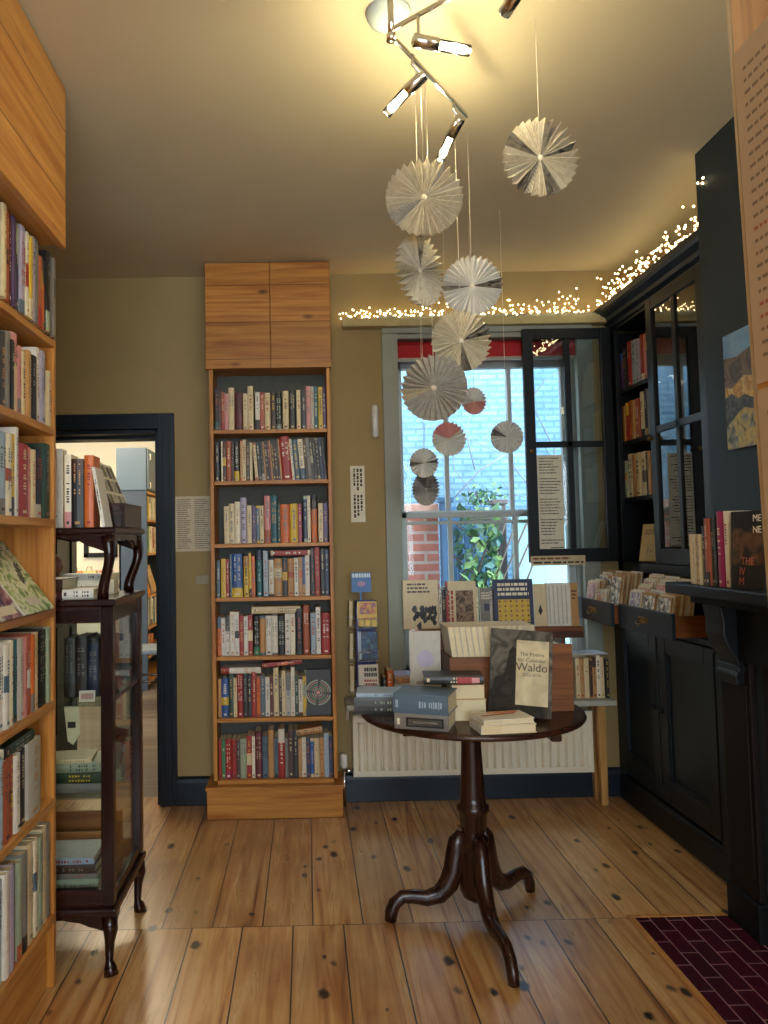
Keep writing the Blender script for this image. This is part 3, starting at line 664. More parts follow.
rows = [
 'kz20x222 d14x205 xr18x200 p20x190 c32x220 _3 m40x195 _2 c25x190 c31x226 _8 wk25x195 xr25x195 c30x190 _4 d23x195 k33x190 _5 c32x198 _3 hk32x200 _6 c22x203 _3 h25x195 p25x222 l17x220 z20x220 _3 y23x218 v16x212',
 'k20x200 _10 i9x205 d16x205 x28x205 d14x200 k28x200 _4 to10x205 c20x212 d20x205 c13x195 _15 c17x195 k20x195 k14x195 t9x200 k14x205 m12x205 t8x205 k14x205 d14x205 k10x210 t9x210 rm52x224 w12x210 s30x205 i28x208 d13x210 e20x215 h14x214 k14x214 k18x214 n18x214 k12x210',
 '_40 c24x190 c30x203 i28x212 u33x232 c24x192 v22x190 s18x190 c20x190 _2 px34x240 zs34x240 f14x200 ok48x195 yo40x197 j20x196 _8 n20x235 i16x235 _3 ok30x240 _6 c24x197 v24x197',
 's18x185 _5 yk27x195 rp18x190 _3 s12x215 b60x218 _4 y30x205 yk14x220 o20x205 _8 zn30x236 _6 a26x230 _3 wk30x195 tc46x190 ky28x192 tx36x190 w24x192 to22x195 b14x195 w26x207 _4 k24x240 rz28x244 _4 k24x236 n22x232',
 'o20x195 w20x190 w22x200 w26x220 w22x218 r22x200 wm22x195 r24x200 _4 kg30x195 t30x197 wk32x197 w30x205 k36x195 w26x205 i26x205 kh40x230 x32x245 _5 a28x205 w24x235 _3 r44x205',
 't16x190 by36x195 f25x215 c18x195 r30x225 kg22x215 k20x205 rx25x240 o20x200 s24x200 w22x195 m18x195 c28x240 k14x210 c20x225 le26x215 w20x242 f18x205 w22x195 yq18x195 _125',
 'r15x190 g20x190 rj34x195 r26x190 d20x190 q36x195 rc28x210 i18x205 m38x232 s32x205 t32x235 s24x200 r36x240 e18x195 dk28x232 k26x236 t20x190 w24x195 n22x195 b20x190 c30x190 to25x195 a26x215 n20x200']
ik = BX1-BX0-.048
for n, (z, spec) in enumerate(zip(bz, rows)):
    book_row(spec, (BX0+.024, BY+.02, z+.0005), (1, 0, 0), ik, 0, SH[n], R_, depth=(.112, .128), lean_from=13 if n == 1 else None, lean=-.075 if n == 1 else 0)
# large lettering on the leaning red book
for e in REG:
    if e[1] == 'red' and e[3] == SH[1]:
        o = e[0]; text_part('title', 'HUSTLE', .044, bm_('c'), o, Matrix.Translation((.012, -.0046, .19)) @ Matrix.Rotation(PI/2, 4, 'X') @ Matrix.Rotation(-PI/2, 4, 'Z') @ Matrix.Scale(.6, 4), align='LEFT')
# books lying flat on top of the rows and the round-patterned one face out
def lying(k, w, d, h, M, label, group=None, acc=None, rnd=R_):
    o = book_mesh(w, d, h, k, acc or k, inks(k, rnd), rnd, M=M, flatpages=False); tag(o, label, 'book', group); return o
def LY(x, y, z, tilt=0, rz=0):  # spine to the reader, book on its side, height along +x
    return Matrix.Translation((x, y, z)) @ Matrix.Rotation(rz, 4, 'Z') @ Matrix.Rotation(tilt, 4, 'Y') @ Matrix.Rotation(PI/2, 4, 'Y')
u = ik/.62
lying('r', .026, .13, .2, LY(BX0+.024+.30*u, BY+.03, bz[3]+.218), 'red book lying flat across the books of the fourth back bookcase shelf', 'books lying on the rows', 'c')
lying('c', .034, .14, .245, LY(BX0+.024+.19*u, BY+.03, bz[4]+.225), 'cream book lying flat across the books of the fifth back bookcase shelf', 'books lying on the rows', 'i')
lying('w', .03, .13, .2, LY(BX0+.024+.02*u, BY+.03, bz[5]+.231), 'white book with red marks lying flat at left of the sixth back shelf', 'books lying on the rows', 'r')
lying('r', .02, .13, .2, LY(BX0+.024+.245*u, BY+.03, bz[5]+.252, -.09), 'red and orange book lying tilted on the sixth back bookcase shelf row', 'books lying on the rows', 'o')
lying('t', .03, .13, .13, LY(BX0+.024+.425*u, BY+.03, bz[6]+.218, -.13), 'tan book lying tilted on the bottom back bookcase shelf row', 'books lying on the rows', 'c')
def rings(a, w, h):
    for n, (r0, r1, m) in enumerate(((.50, .44, 1), (.40, .37, 2), (.33, .27, 3), (.24, .21, 2), (.17, .12, 1), (.08, 0, 2))):
        for j in range(28):
            if n < 5 and j % 7 == 6: continue
            t0, t1 = 2*PI*j/28, 2*PI*(j+1)/28; q = min(w, h)
            f = lambda r, t: (q*r*math.cos(t), -.0006, h*.5+q*r*math.sin(t))
            a.quad(f(r1, t0), f(r1, t1), f(r0, t1), f(r0, t0), m-1)
cover_book(.128, .225, .02, 'k', TR(BX1-.09, BY+.03, bz[5]+.0015, 0, -.03), 'square black book with concentric coloured rings standing face out on sixth shelf', art=[('cover_rings', [bm_('q'), bm_('p'), bm_('g')], rings)])
# ================================================================== left pine bookcase
LX, LY1 = -.80, 2.475
lz = [at(54, 341, X=LX).z, at(51, 427, X=LX).z, at(51, 519, X=LX).z, at(54, 608, X=LX).z, at(49, 704, X=LX).z, at(44, 808, X=LX).z, at(56, 910, X=LX).z]
lcup = 2.285
t = thing('side_bookcase', (-.97, 1.6, 0), 'large pine bookcase with top cupboard along the left wall', 'bookcase')
LY0 = .35
for y in (LY0, 1.38, LY1-.022):
    b = MB(); b.box(-1.15, LX, y, y+.022, .0, lcup); b.build('side_panel', M_pinev, t, bevel=.002)
b = MB(); b.box(-1.158, -1.15, LY0, LY1, .05, lcup); b.build('back_panel', M_pineyv, t)
for z in lz:
    for y0, y1 in ((LY0+.022, 1.38), (1.402, LY1-.022)):
        b = MB(); b.box(-1.15, LX+.003, y0, y1, z-.024, z); b.build('shelf', M_pineyv, t, bevel=.002)
b = MB(); b.box(-.84, -.82, LY0, LY1-.03, 0, lz[-1]-.024); b.build('plinth', M_piney, t, bevel=.003)
b = MB(); b.box(-1.15, -.745, LY0, 2.34, lcup, H-.004); b.build('cupboard', M_pineyv, t, bevel=.002)
for y0, y1 in ((LY0, 1.38), (1.385, 2.34)):
    b = MB(); b.box(-.745, -.725, y0, y1, lcup-.012, H-.01); b.build('cupboard_door', M_piney, t, bevel=.002)
LS = ["the left bookcase's "+q+' shelf' for q in ('top', 'second', 'third', 'display', 'fifth', 'sixth', 'bottom')]
# from the near end to the far end
lrows = [
 'q26x255 i14x250 e34x285 c18x285 xd20x255 m14x250 v20x255 n14x245 us26x250 i14x245 yc18x240 u18x252 ec16x255 _3 xr22x215 o14x215 k22x255 h18x255 ef20x262 q14x262',
 'i16x240 pc16x240 ci26x235 io30x215 h20x205 e20x215 k12x200 cp24x228 p14x200 c16x190 t18x200 kh28x195 w14x230 uv24x228 l18x228 c14x180',
 'o40x255 b46x230 a30x225 i24x225 y12x230 w12x252 _4 r44x212 p12x208 c22x205 k30x215 f34x235',
 '',
 'k26x220 w14x225 e18x220 hl20x222 w16x235 ws18x225 i14x230 z24x225 l16x225 p14x225 x16x230 o14x225 c18x228 kh22x232 f14x228 q14x232',
 'lu40x215 w14x215 s18x225 a16x230 xo22x215 xm18x215 wk20x210 kf24x210 _4 lw52x215 _40',
 'h18x230 u24x240 t26x250 c18x250 a20x262 w16x270 u22x268 m12x265 q18x262 ek22x270 c26x280 i18x275 q22x272 c22x280 e16x278']
for n, (z, spec) in enumerate(zip(lz, lrows)):
    if not spec: continue
    book_row(spec, (LX-.012, 1.885, z+.0005), (0, 1, 0), LY1-.024-1.885-.002, PI/2, LS[n], R_, depth=(.15, .19), end='near end', inset=-.005 if n != 0 else -.028, zmax=.252 if n == 0 else .3)
for o in (lying('f', .03, .15, .22, Matrix.Translation((LX-.02, 2.11, lz[5]+.228)) @ Matrix.Rotation(PI/2, 4, 'Z') @ Matrix.Rotation(PI/2, 4, 'Y'), 'dark green book lying flat on the sixth left bookcase shelf row', 'books lying on the rows', 'k'),): pass
# picture books propped on the sloping display shelf
def propped(y, w, h, k, lab, art):
    M = Matrix.Translation((LX+.012, y, lz[3]+.005)) @ Matrix.Rotation(PI/2, 4, 'Z') @ Matrix.Rotation(-.66, 4, 'X')
    return cover_book(w, h, .006, k, M, lab, art=art, group='picture books on the display shelf', hard=False)
b = MB(); b.prism([(LX-.0, lz[3]), (LX-.195, lz[3]), (LX-.195, lz[3]+.23), (LX-.188, lz[3]+.23)], 1.42, LY1-.03, 'Y'); d = b.build('display_slope', M_pineyv, t)
floral = mottled('floral_print', ['2f4f7c', '7c9a4e', 'c9d79c', 'eef0dc', '86a75c', '5a7d3c'], 22, .35)
pur = mottled('berry_print', ['f0e6d8', 'b98a8a', '5d3550', 'e8e2d4', 'a9b7cc'], 16, .35)
propped(2.30, .25, .262, floral, 'green floral picture book lying back on the left display shelf, far end', [('title', [bm_('k')], art_lines(.55, .8, .85, .93, 2, seed=3)), ('cover_label', [bm_('w')], rect(0, .3, .7, .1, .2)), ('plant_drawing', [bm_('n')], lambda a, w, h: [a.add([(w*(.1+.05*math.sin(j*2.2)+.04*j/3), -.0007, h*(.4+.02*j)), (w*(.16+.05*math.sin(j*2.2)+.04*j/3), -.0007, h*(.37+.02*j)), (w*(.17+.05*math.sin(j*2.2)+.04*j/3), -.0007, h*(.45+.02*j))], [(0, 1, 2)], 0) for j in range(14)])])
propped(2.07, .19, .20, pur, 'smaller picture book with purple fruit lying back on the left display shelf', [('cover_label', [bm_('i')], rect(0, .1, .85, .06, .2)), ('fruit_drawing', [bm_('v')], lambda a, w, h: a.add([(w*(.08+.13*math.cos(q*.52)), -.0007, h*(.5+.3*math.sin(q*.52))) for q in range(12)], [tuple(range(12))], 0))])
# books in the far room bookcase
fx, fy0, fy1, fz, zc = FARB
book_row('w40x245 l34x255 e26x240 w38x265 i24x240 z30x255 w32x250 k26x245 c36x255 w30x240', (fx-.01, fy0+.03, fz[2]+.0005), (0, 1, 0), .75, PI/2, "the far room's third shelf", R_, depth=(.16, .18), end='near end', inset=.01)
book_row('w28x245 g50x250 w34x240 i30x255 r26x240 c40x250 w32x245 n32x250', (fx-.01, fy0+.03, fz[4]+.0005), (0, 1, 0), .7, PI/2, "the far room's second shelf", R_, depth=(.16, .18), end='near end', inset=.01)
book_row('w34x220 k16x225 y24x230 i40x235 l28x220 w30x230 c34x225 s28x220 w32x230', (fx-.01, fy0+.03, fz[5]+.0005), (0, 1, 0), .7, PI/2, "the far room's top shelf", R_, depth=(.16, .18), end='near end', inset=.01, zmax=max(.12, zc-fz[5]-.05))
book_row('o40x180 r34x175 t40x180 x36x170 o30x175', (fx-.01, fy0+.03, fz[1]+.0005), (0, 1, 0), .35, PI/2, "the far room's low shelf", R_, depth=(.16, .18), end='near end', inset=.01)
for k, (i, dy, c1, nm) in enumerate(((3, .08, 'd8752e', 'orange'), (3, .40, 'c9a06a', 'tan'))):
    M = Matrix.Translation((fx-.03, fy0+.05+dy+.1, fz[i]+.0045)) @ Matrix.Rotation(PI/2, 4, 'Z') @ Matrix.Rotation(-.3, 4, 'X')
    cover_book(.22, .28, .012, plain('bag_'+nm, c1, .6), M, f"{nm} picture book propped face out on the far room bookcase's display shelf", art=[('title', [bm_('w')], art_lines(.15, .85, .6, .85, 3, seed=k))], group='picture books in the far room')
# ================================================================== glazed display cabinet (vitrine)
VX0, VX1, VY0, VY1 = -1.06, -.628, 2.505, 2.955
zt_, zm_, zb_ = 1.415, 1.182, .215
t = thing('display_cabinet', ((VX0+VX1)/2, (VY0+VY1)/2, 0), 'dark mahogany glazed display cabinet on cabriole legs beside the doorway', 'display cabinet')
def wavy(b, p0, p1, z, drop, m=0, thick=.016, n=16):
    """scalloped apron board between two points"""
    p0, p1 = V(p0), V(p1); d = (p1-p0); nn = V((-d.y, d.x, 0)).normalized()*thick
    top = []; bot = []
    for i in range(n+1):
        q = i/n; e = min(q, 1-q)
        dz = drop*(1-.75*min(1, e*4)**1.5)+.006*math.sin(q*PI*6)
        top.append(p0+d*q+V((0, 0, z))); bot.append(p0+d*q+V((0, 0, z-max(.012, dz))))
    vs = top+bot+[v+nn for v in top]+[v+nn for v in bot]; k = n+1; fs = []
    for i in range(n):
        fs += [(i, i+1, k+i+1, k+i), (2*k+i+1, 2*k+i, 3*k+i, 3*k+i+1), (k+i, k+i+1, 3*k+i+1, 3*k+i), (i+1, i, 2*k+i, 2*k+i+1)]
    fs += [(0, k, 3*k, 2*k), (n, 2*k+n, 3*k+n, k+n)]
    b.add(vs, fs, m)
CR = [(VX0+.02, VY0+.02), (VX1-.02, VY0+.02), (VX1-.02, VY1-.02), (VX0+.02, VY1-.02)]
b = MB(); b.box(VX0-.012, VX1+.012, VY0-.012, VY1+.012, zt_-.022, zt_); b.build('top_board', M_mahogx, t, bevel=.007)
b = MB(); z = zt_-.022
wavy(b, (VX0, VY0+.006, 0), (VX1, VY0+.006, 0), z, .07); wavy(b, (VX1-.006, VY0, 0), (VX1-.006, VY1, 0), z, .07); wavy(b, (VX0, VY1-.02, 0), (VX1, VY1-.02, 0), z, .07); wavy(b, (VX0+.02, VY0, 0), (VX0+.02, VY1, 0), z, .07)
b.build('upper_apron', M_mahogx, t)
for sx, (x, y) in zip((-1, 1, 1, -1), CR):
    sy = -1 if y < (VY0+VY1)/2 else 1
    b = MB(); pts = []; rr = []
    for i in range(9):
        q = i/8; zz = zt_-.03+(zm_-zt_+.03)*q; o = .012*math.sin(q*PI*1.6)-.010*q
        pts.append((x+sx*o, y+sy*o, zz)); rr.append(.024-.011*math.sin(min(1, q*1.25)*PI*.6)+.006*q)
    b.tube(pts, rr, 8); b.build('upper_post', M_mahog, t)
b = MB(); b.box(VX0-.01, VX1+.01, VY0-.01, VY1+.01, zm_-.022, zm_); b.build('middle_board', M_mahogx, t, bevel=.005)
for x, y in CR:
    b = MB(); b.box(x-.02, x+.02, y-.02, y+.02, zb_, zm_-.022); b.build('corner_post', M_mahog, t, bevel=.004)
b = MB(); zr = zm_-.022
for y in (VY0+.006, VY1-.03):
    for z0, z1 in ((zr-.055, zr), (zb_, zb_+.05)): b = MB(); b.box(VX0+.04, VX1-.04, y, y+.024, z0, z1); b.build('rail', M_mahogx, t, bevel=.003)
for x in (VX0+.006, VX1-.03):
    for z0, z1 in ((zr-.055, zr), (zb_, zb_+.03)): b = MB(); b.box(x, x+.024, VY0+.04, VY1-.04, z0, z1); b.build('rail', M_mahogx, t, bevel=.003)
b = MB(); b.box(VX0+.01, VX1-.01, VY0+.01, VY1-.01, zb_-.015, zb_+.012); b.build('bottom_board', M_mahogx, t)
b = MB(); b.box(VX0-.008, VX1+.008, VY0-.008, VY1+.008, zb_-.03, zb_-.005); b.build('base_moulding', M_mahogx, t, bevel=.006)
b = MB(); z = zb_-.03
wavy(b, (VX0, VY0+.004, 0), (VX1, VY0+.004, 0), z, .06); wavy(b, (VX1-.004, VY0, 0), (VX1-.004, VY1, 0), z, .06); wavy(b, (VX0, VY1-.02, 0), (VX1, VY1-.02, 0), z, .06); wavy(b, (VX0+.02, VY0, 0), (VX0+.02, VY1, 0), z, .06)
b.build('lower_apron', M_mahogx, t)
for (x, y), sx in zip(CR, (-1, 1, 1, -1)):
    sy = -1 if y < (VY0+VY1)/2 else 1
    b = MB(); b.tube([(x, y, zb_-.03), (x+sx*.006, y+sy*.006, zb_-.075), (x+sx*.002, y+sy*.002, .1), (x, y, .04), (x+sx*.004, y+sy*.004, .022), (x+sx*.008, y+sy*.008, .0)], [.026, .024, .016, .0125, .02, .024], 10); b.build('leg', M_mahog, t)
M_vglass = glass('display_glass', (.9, .92, .9), f=.55)
b = MB(); b.box(VX0+.04, VX1-.04, VY0+.016, VY0+.019, zb_+.05, zr-.055); b.build('pane', M_vglass, t)
b = MB(); b.box(VX1-.019, VX1-.016, VY0+.04, VY1-.04, zb_+.03, zr-.055); b.build('pane', M_vglass, t)
b = MB(); b.box(VX0+.04, VX1-.04, VY1-.019, VY1-.016, zb_+.05, zr-.055); b.build('pane', M_vglass, t)
b = MB(); b.box(VX1-.034, VX1-.006, VY0+.05, VY1-.05, .845, .86); b.build('glazing_bar', M_mahogx, t, bevel=.002)
M_gshelf = glass('shelf_glass', (.88, .93, .9), f=.35)
for z in (.84, .545):
    b = MB(); b.box(VX0+.025, VX1-.03, VY0+.03, VY1-.03, z-.006, z); b.build('glass_shelf', M_gshelf, t)
# things shown inside it
G = 'old books inside the display cabinet'
for k, (x, c, h) in enumerate(((-.815, 'h', .2), (-.775, 'k', .205), (-.735, 'n', .195), (-.697, 'h', .2))):
    o = book_mesh(.036, .14, h, c, 'k', 'e', R_, M=TR(x, VY0+.16, .8405)); tag(o, f"{COL[c][0]} old book upright inside the display cabinet, {['furthest from', 'second in from', 'third in from', 'nearest'][k]} its glass side", 'book', G)
b = MB(); b.box(-.065, .065, 0, .022, 0, .17); o = None
o = book_mesh(.05, .14, .19, 'f', 'q', 'y', R_, M=TR(-.70, VY1-.10, .8405, PI/2)); tag(o, 'dark green book near the rear glass inside the display cabinet', 'book', G)
b = MB(); b.box(0, .052, -.001, .001, 0, .036); b.box(.006, .046, -.0014, -.001, .008, .027, 1)
o = b.build('price_card', [M_paper, plain('pinkish_print', 'b98f88', .7)], M=TR(-.757, VY0+.07, .842, .05, -.15)); tag(o, 'small white price card standing on the upper glass shelf of the display cabinet', 'card')
b = MB(); b.prism([(0, 0), (.048, 0), (.052, -.09), (.03, -.125), (.012, -.112)], -.001, .001, 'Y', 0); b.box(.012, .038, -.0016, -.001, -.07, -.05, 1)
o = b.build('price_tag', [plain('cream_card', 'cfc7a4', .7), M_ink], M=TR(-.80, VY0+.05, .833, .02)); tag(o, 'cream paper tag hanging from the upper glass shelf inside the display cabinet', 'tag')
b = MB(); 
def flat_stack(items, x, y, z, names, grp):
    for (k, w, d, h, rz), nm in zip(items, names):
        o = book_mesh(w, d, h, k, k, inks(k, R_), R_, M=Matrix.Translation((x, y, z+w/2)) @ Matrix.Rotation(rz, 4, 'Z') @ Matrix.Translation((-h/2, 0, 0)) @ Matrix.Rotation(PI/2, 4, 'Y'), flatpages=False)
        tag(o, nm, 'book', grp); z += w
    return z
flat_stack([('e', .03, .17, .25, .02), ('f', .035, .16, .24, -.03), ('q', .03, .15, .24, .05), ('c', .012, .12, .16, .1)], -.80, VY0+.08, .5455,
           ['grey old book at the bottom of the pile on the lower glass shelf', 'dark green old book second in the pile on the lower glass shelf', 'sage old book third in the pile on the lower glass shelf', 'thin cream booklet on top of the pile in the display cabinet'], G)
o = book_mesh(.012, .1, .14, 'r', 'w', 'w', R_, M=TR(-.69, VY1-.12, .5475, .9, 0, .3)); tag(o, 'thin red and white booklet leaning beside the rear glass of the display cabinet', 'book', G)
flat_stack([('q', .045, .2, .27, 0), ('e', .018, .19, .26, .02), ('d', .028, .18, .25, -.02), ('a', .02, .16, .24, .03)], -.83, VY0+.07, zb_+.0125,
           ['thick sage old book lying at the very bottom of the display cabinet', 'grey old book second in the bottom pile of the display cabinet', 'dark brown book third in the bottom pile of the display cabinet', 'pale blue picture book topping the bottom pile of the display cabinet'], G)
M_orange = wood('light_box_wood', 'b9773a', '8e5226', 'X', .5, knots=False)
t2 = thing('wooden_tray', (-.85, VY1-.1, zb_+.0125), 'open orange-brown wooden tray at the back of the display cabinet base', 'tray')
b = MB(); b.box(-1.0, -.69, VY1-.075, VY1-.06, zb_+.013, zb_+.17); b.build('long_side', M_orange, t2, bevel=.002)
b = MB(); b.box(-1.0, -.69, VY1-.17, VY1-.158, zb_+.013, zb_+.13); b.build('long_side', M_orange, t2, bevel=.002)
for x in (-1.0, -.702): b = MB(); b.box(x, x+.012, VY1-.158, VY1-.075, zb_+.013, zb_+.13); b.build('end_side', M_orange, t2, bevel=.002)
b = MB(); b.box(-.988, -.702, VY1-.158, VY1-.075, zb_+.013, zb_+.02); b.build('tray_base', M_orange, t2)
# books and card box on top of it
zt2 = zt_+.0005; G = 'books standing on the display cabinet top'
M = TR(-.845, VY0+.035, zt2, .03)
o = cover_book(.215, .262, .05, 'l', TR(-.905, VY0+.03, zt2, .03), 'large grey book with printed cover standing on the display cabinet top', art=[('cover_text', [bm_('k')], art_lines(.45, .92, .1, .92, 9, seed=5, fill=.14)),], group=G, spine='i')
tag(book_mesh(.022, .10, .245, 'i', 'p', 'k', R_, M=TR(-.786, VY0+.05, zt2, .05)), 'ivory book squeezed right of the large grey book on the display cabinet', 'book', G)
tag(book_mesh(.04, .10, .228, 'k', 'd', 't', R_, M=TR(-.753, VY0+.045, zt2, .03)), 'black old book standing on the display cabinet top between ivory and orange books', 'book', G)
tag(book_mesh(.03, .09, .24, 'o', 'c', 'r', R_, M=TR(-.716, VY0+.05, zt2, .03)), 'orange and cream book standing on the display cabinet top', 'book', G)
tag(book_mesh(.011, .11, .2, 'w', 'l', 'k', R_, M=TR(-.663, VY0+.03, zt2+.001, .03, 0, -.17)), 'thin white book leaning against the orange book on the display cabinet', 'book', G)
t2 = thing('card_box', (-.66, VY0+.26, zt2), 'dark wooden box holding photo cards on the display cabinet top', 'box')
bx0, bx1, by0, by1 = -.70, -.624, VY0+.16, VY0+.43
b = MB(); b.box(bx1-.01, bx1, by0, by1, zt2, zt2+.085); b.build('long_side', M_mahogx, t2, bevel=.002)
b = MB(); b.box(bx0, bx0+.01, by0, by1, zt2, zt2+.05); b.build('long_side', M_mahogx, t2, bevel=.002)
for y in (by0, by1-.01): b = MB(); b.box(bx0+.01, bx1-.01, y, y+.01, zt2, zt2+.085); b.build('end_side', M_mahogx, t2, bevel=.002)
b = MB(); b.box(bx0+.01, bx1-.01, by0+.01, by1-.01, zt2, zt2+.006); b.build('box_base', M_mahogx, t2)
sheet = mottled('photo_sheet', ['3a3a34', '8a8472', 'c9c2ac', '6f6a58', 'e3dcc6'], 40, .4)
def photo_grid(a, w, h):
    for i in range(4):
        for j in range(3):
            x0 = -w/2+w*(.08+.3*j); z0 = h*(.06+.235*i); a.quad((x0, -.0006, z0), (x0+w*.25, -.0006, z0), (x0+w*.25, -.0006, z0+h*.19), (x0, -.0006, z0+h*.19), (i+j) % 3)
for k, (x, y, lab) in enumerate(((-.648, by0+.072, 'sheet of small photographs leaning in the card box, nearer of the two'), (-.648, by0+.196, 'sheet of small photographs leaning in the card box, further of the two'))):
    M = Matrix.Translation((x, y, zt2+.01)) @ Matrix.Rotation(1.45, 4, 'Z') @ Matrix.Rotation(-.40, 4, 'X')
    cover_book(.115, .25, .006, 'i', M, lab, art=[('photograph', [sheet, plain('photo_dark', '3d3a34', .4), plain('photo_olive', '6d6a50', .4)], photo_grid)], group='photo sheets in the card box', cat='photo sheet', name='photo_sheet', hard=False)
# lying books on its middle board, and a small round ornament
zm2 = zm_+.0005; G = 'books lying on the display cabinet middle board'
flat_stack([('m', .022, .18, .2, .02), ('d', .042, .17, .19, -.02)], -.90, VY0+.055, zm2, ['maroon book lying at the bottom on the middle board of the display cabinet', 'dark brown book lying upper left on the display cabinet middle board'], G)
flat_stack([('w', .03, .15, .1, .1)], -.752, VY0+.045, zm2, ['small blue-white book lying at front of the display cabinet middle board'], G)
flat_stack([('i', .05, .14, .2, .1), ('l', .022, .13, .17, -.06)], -.785, VY0+.245, zm2, ['thick ivory book lying at the rear of the display cabinet middle board', 'light grey book on top of the ivory one on the display cabinet'], G)
t2 = thing('round_ornament', (-.965, VY1-.075, zm2), 'round brown carved ornament on the middle board behind the lying books', 'ornament')
b = MB(); b.lathe([(.03, zm2), (.035, zm2+.006), (.012, zm2+.02), (.012, zm2+.04)], 16, 0, None, (-.965, VY1-.075)); b.build('foot', M_mahog, t2)
b = MB(); b.lathe([(.012, zm2+.04), (.04, zm2+.055), (.058, zm2+.09), (.055, zm2+.12), (.03, zm2+.145), (.008, zm2+.152)], 18, 0, None, (-.965, VY1-.075)); b.build('globe', plain('carved_brown', '9a5a32', .5, var=.2), t2)
# ================================================================== right alcove: glazed bookcase over panelled cupboard
XG, XB = 1.655, 1.62           # front planes of the glazed bookcase and of the cupboard
GY0, GY1 = 2.835, YB-.004
gz0, gz1 = 1.17, 2.65
t = thing('glazed_bookcase', (1.9, 3.5, gz0), 'navy painted glazed bookcase with cornice in the right alcove', 'bookcase')
b = MB()
b.box(XG, 2.11, GY1-.025, GY1, gz0, 2.44); b.box(XG, 2.11, GY0+.002, GY0+.03, gz0, 2.44); b.box(2.09, 2.11, GY0, GY1, gz0, 2.44)
b.box(XG, XG+.025, GY1-.065, GY1, gz0, 2.44); b.box(XG, XG+.025, GY0+.002, GY0+.22, gz0, 2.46); b.box(XG, 2.11, GY0+.002, GY1, 2.45, 2.48); b.box(XG-.0, XG+.03, GY0+.002, GY1, 2.44, 2.48)
b.box(XG, XG+.03, GY0+.002, GY1, gz0, gz0+.045)
b.build('carcass', M_navy2, t, bevel=.002)
b = MB(); P = [(XG+.02, 2.455), (XG-.010, 2.455), (XG-.014, 2.475), (XG-.036, 2.487), (XG-.042, 2.505), (XG-.07, 2.522), (XG-.078, 2.535), (XG-.085, 2.56), (XG+.02, 2.56)]
b.prism(P, GY0+.003, GY1, 'Y'); b.box(XG+.02, 2.11, GY0+.003, GY1, 2.54, 2.56); b.build('cornice', M_navy, t, bevel=.002)
sz = [at(620, 388, X=XG).z, at(625, 440, X=XG).z, at(627, 497, X=XG).z, at(632, 562, X=XG).z]
for z in sz:
    b = MB(); b.box(XG+.026, 2.09, GY0+.03, GY1-.025, z-.022, z); b.build('shelf', M_navy2, t, bevel=.002)
def gdoor(name, M, lab=None, w=.47):
    """glazed door 0..w along local x, frame thickness along y, four panes"""
    h, st = gz1-.19-gz0-.05, .055
    b = MB(); b.box(0, st, 0, .026, 0, h); b.box(w-st, w, 0, .026, 0, h); b.box(st, w-st, 0, .026, 0, .07); b.box(st, w-st, 0, .026, h-.055, h)
    b.box(w/2-.016, w/2+.016, .003, .023, .07, h-.055); b.box(st, w-st, .003, .023, h*.5-.016, h*.5+.016)
    o = b.build(name, M_navy2, t, M=WM[t.name].inverted() @ M, bevel=.003)
    if lab: o['label'] = lab
    for x0, x1 in ((st, w/2-.016), (w/2+.016, w-st)):
        for z0, z1 in ((.07, h*.5-.016), (h*.5+.016, h-.055)):
            b = MB(); b.box(x0, x1, .011, .014, z0, z1); b.build('pane', M_cglass, o, M=Matrix.Identity(4))
    b = MB(); b.tube([(.025, -.022, h*.47), (.025, -.016, h*.47), (.025, -.005, h*.47), (.025, 0, h*.47)], [.009, .012, .005, .008], 8); b.build('knob', M_brass, o, M=Matrix.Identity(4))
    return o, w, h
gdoor('glazed_door', Matrix.Translation((1.17, 4.03, gz0+.05)) @ Matrix.Rotation(0, 4, 'Z'), 'navy glazed door swung open in front of the window')
gdoor('glazed_door', Matrix.Translation((XG-.028, 3.585, gz0+.05)) @ Matrix.Rotation(-PI/2, 4, 'Z'), 'navy glazed door closed, reflecting the window', w=.52)
DH = gz1-.19-gz0-.05
# paper notice taped to the open door, label strip under it
a0 = at(537, 455, Y=4.025); a1 = at(566, 550, Y=4.025)
b = MB(); b.box(0, a1.x-a0.x, -.0008, 0, 0, a0.z-a1.z); rn = random.Random(4); textlines(b, .012, a1.x-a0.x-.008, .03, a0.z-a1.z-.01, 30, -.0012, 1, rn, .32, None, .4, 7)
b.box(.06, a1.x-a0.x-.006, -.0012, -.0008, .012, .016, 1)
tag(b.build('paper_notice', [plain('notice_paper', 'd3cdb6', .8), M_ink], M=TR(a0.x, 4.038, a1.z)), 'long cream printed notice taped inside the open glazed door', 'notice')
a0 = at(531, 555, Y=4.02); a1 = at(586, 564, Y=4.02)
b = MB(); ww = a1.x-a0.x; b.box(0, ww, -.003, 0, 0, .05); rn = random.Random(5); textlines(b, .012, ww*.72, .028, .044, 1, -.0035, 2, rn, .6, None, .0); textlines(b, .012, ww-.01, .006, .024, 1, -.0035, 1, rn, .5, None, .0)
tag(b.build('shelf_label', [plain('label_card', 'c2b08c', .8), M_ink, plain('brown_ink', '7a4a28', .8)], M=TR(a0.x, 4.028, a1.z-.004)), 'cream label strip with two printed lines on the open door bottom rail', 'label')
GS = ["the alcove bookcase's "+q for q in ('top shelf', 'second shelf', 'third shelf')]
def alc(spec, n, y, ln, **k): book_row(spec, (XG+.034, y, sz[n]+.0005), (0, -1, 0), ln, -PI/2, GS[n], R_, depth=(.13, .17), end='window end', inset=.0, **k)
alc('vb24x195 kr26x215 ro30x235 a36x225 u16x220 r24x232 p20x225 m18x230 t20x238 c30x240 c24x245 _10 c28x210 _130 c30x200 y24x210 c34x235 i30x240 c26x235 t28x220', 0, 4.055, 1.12)
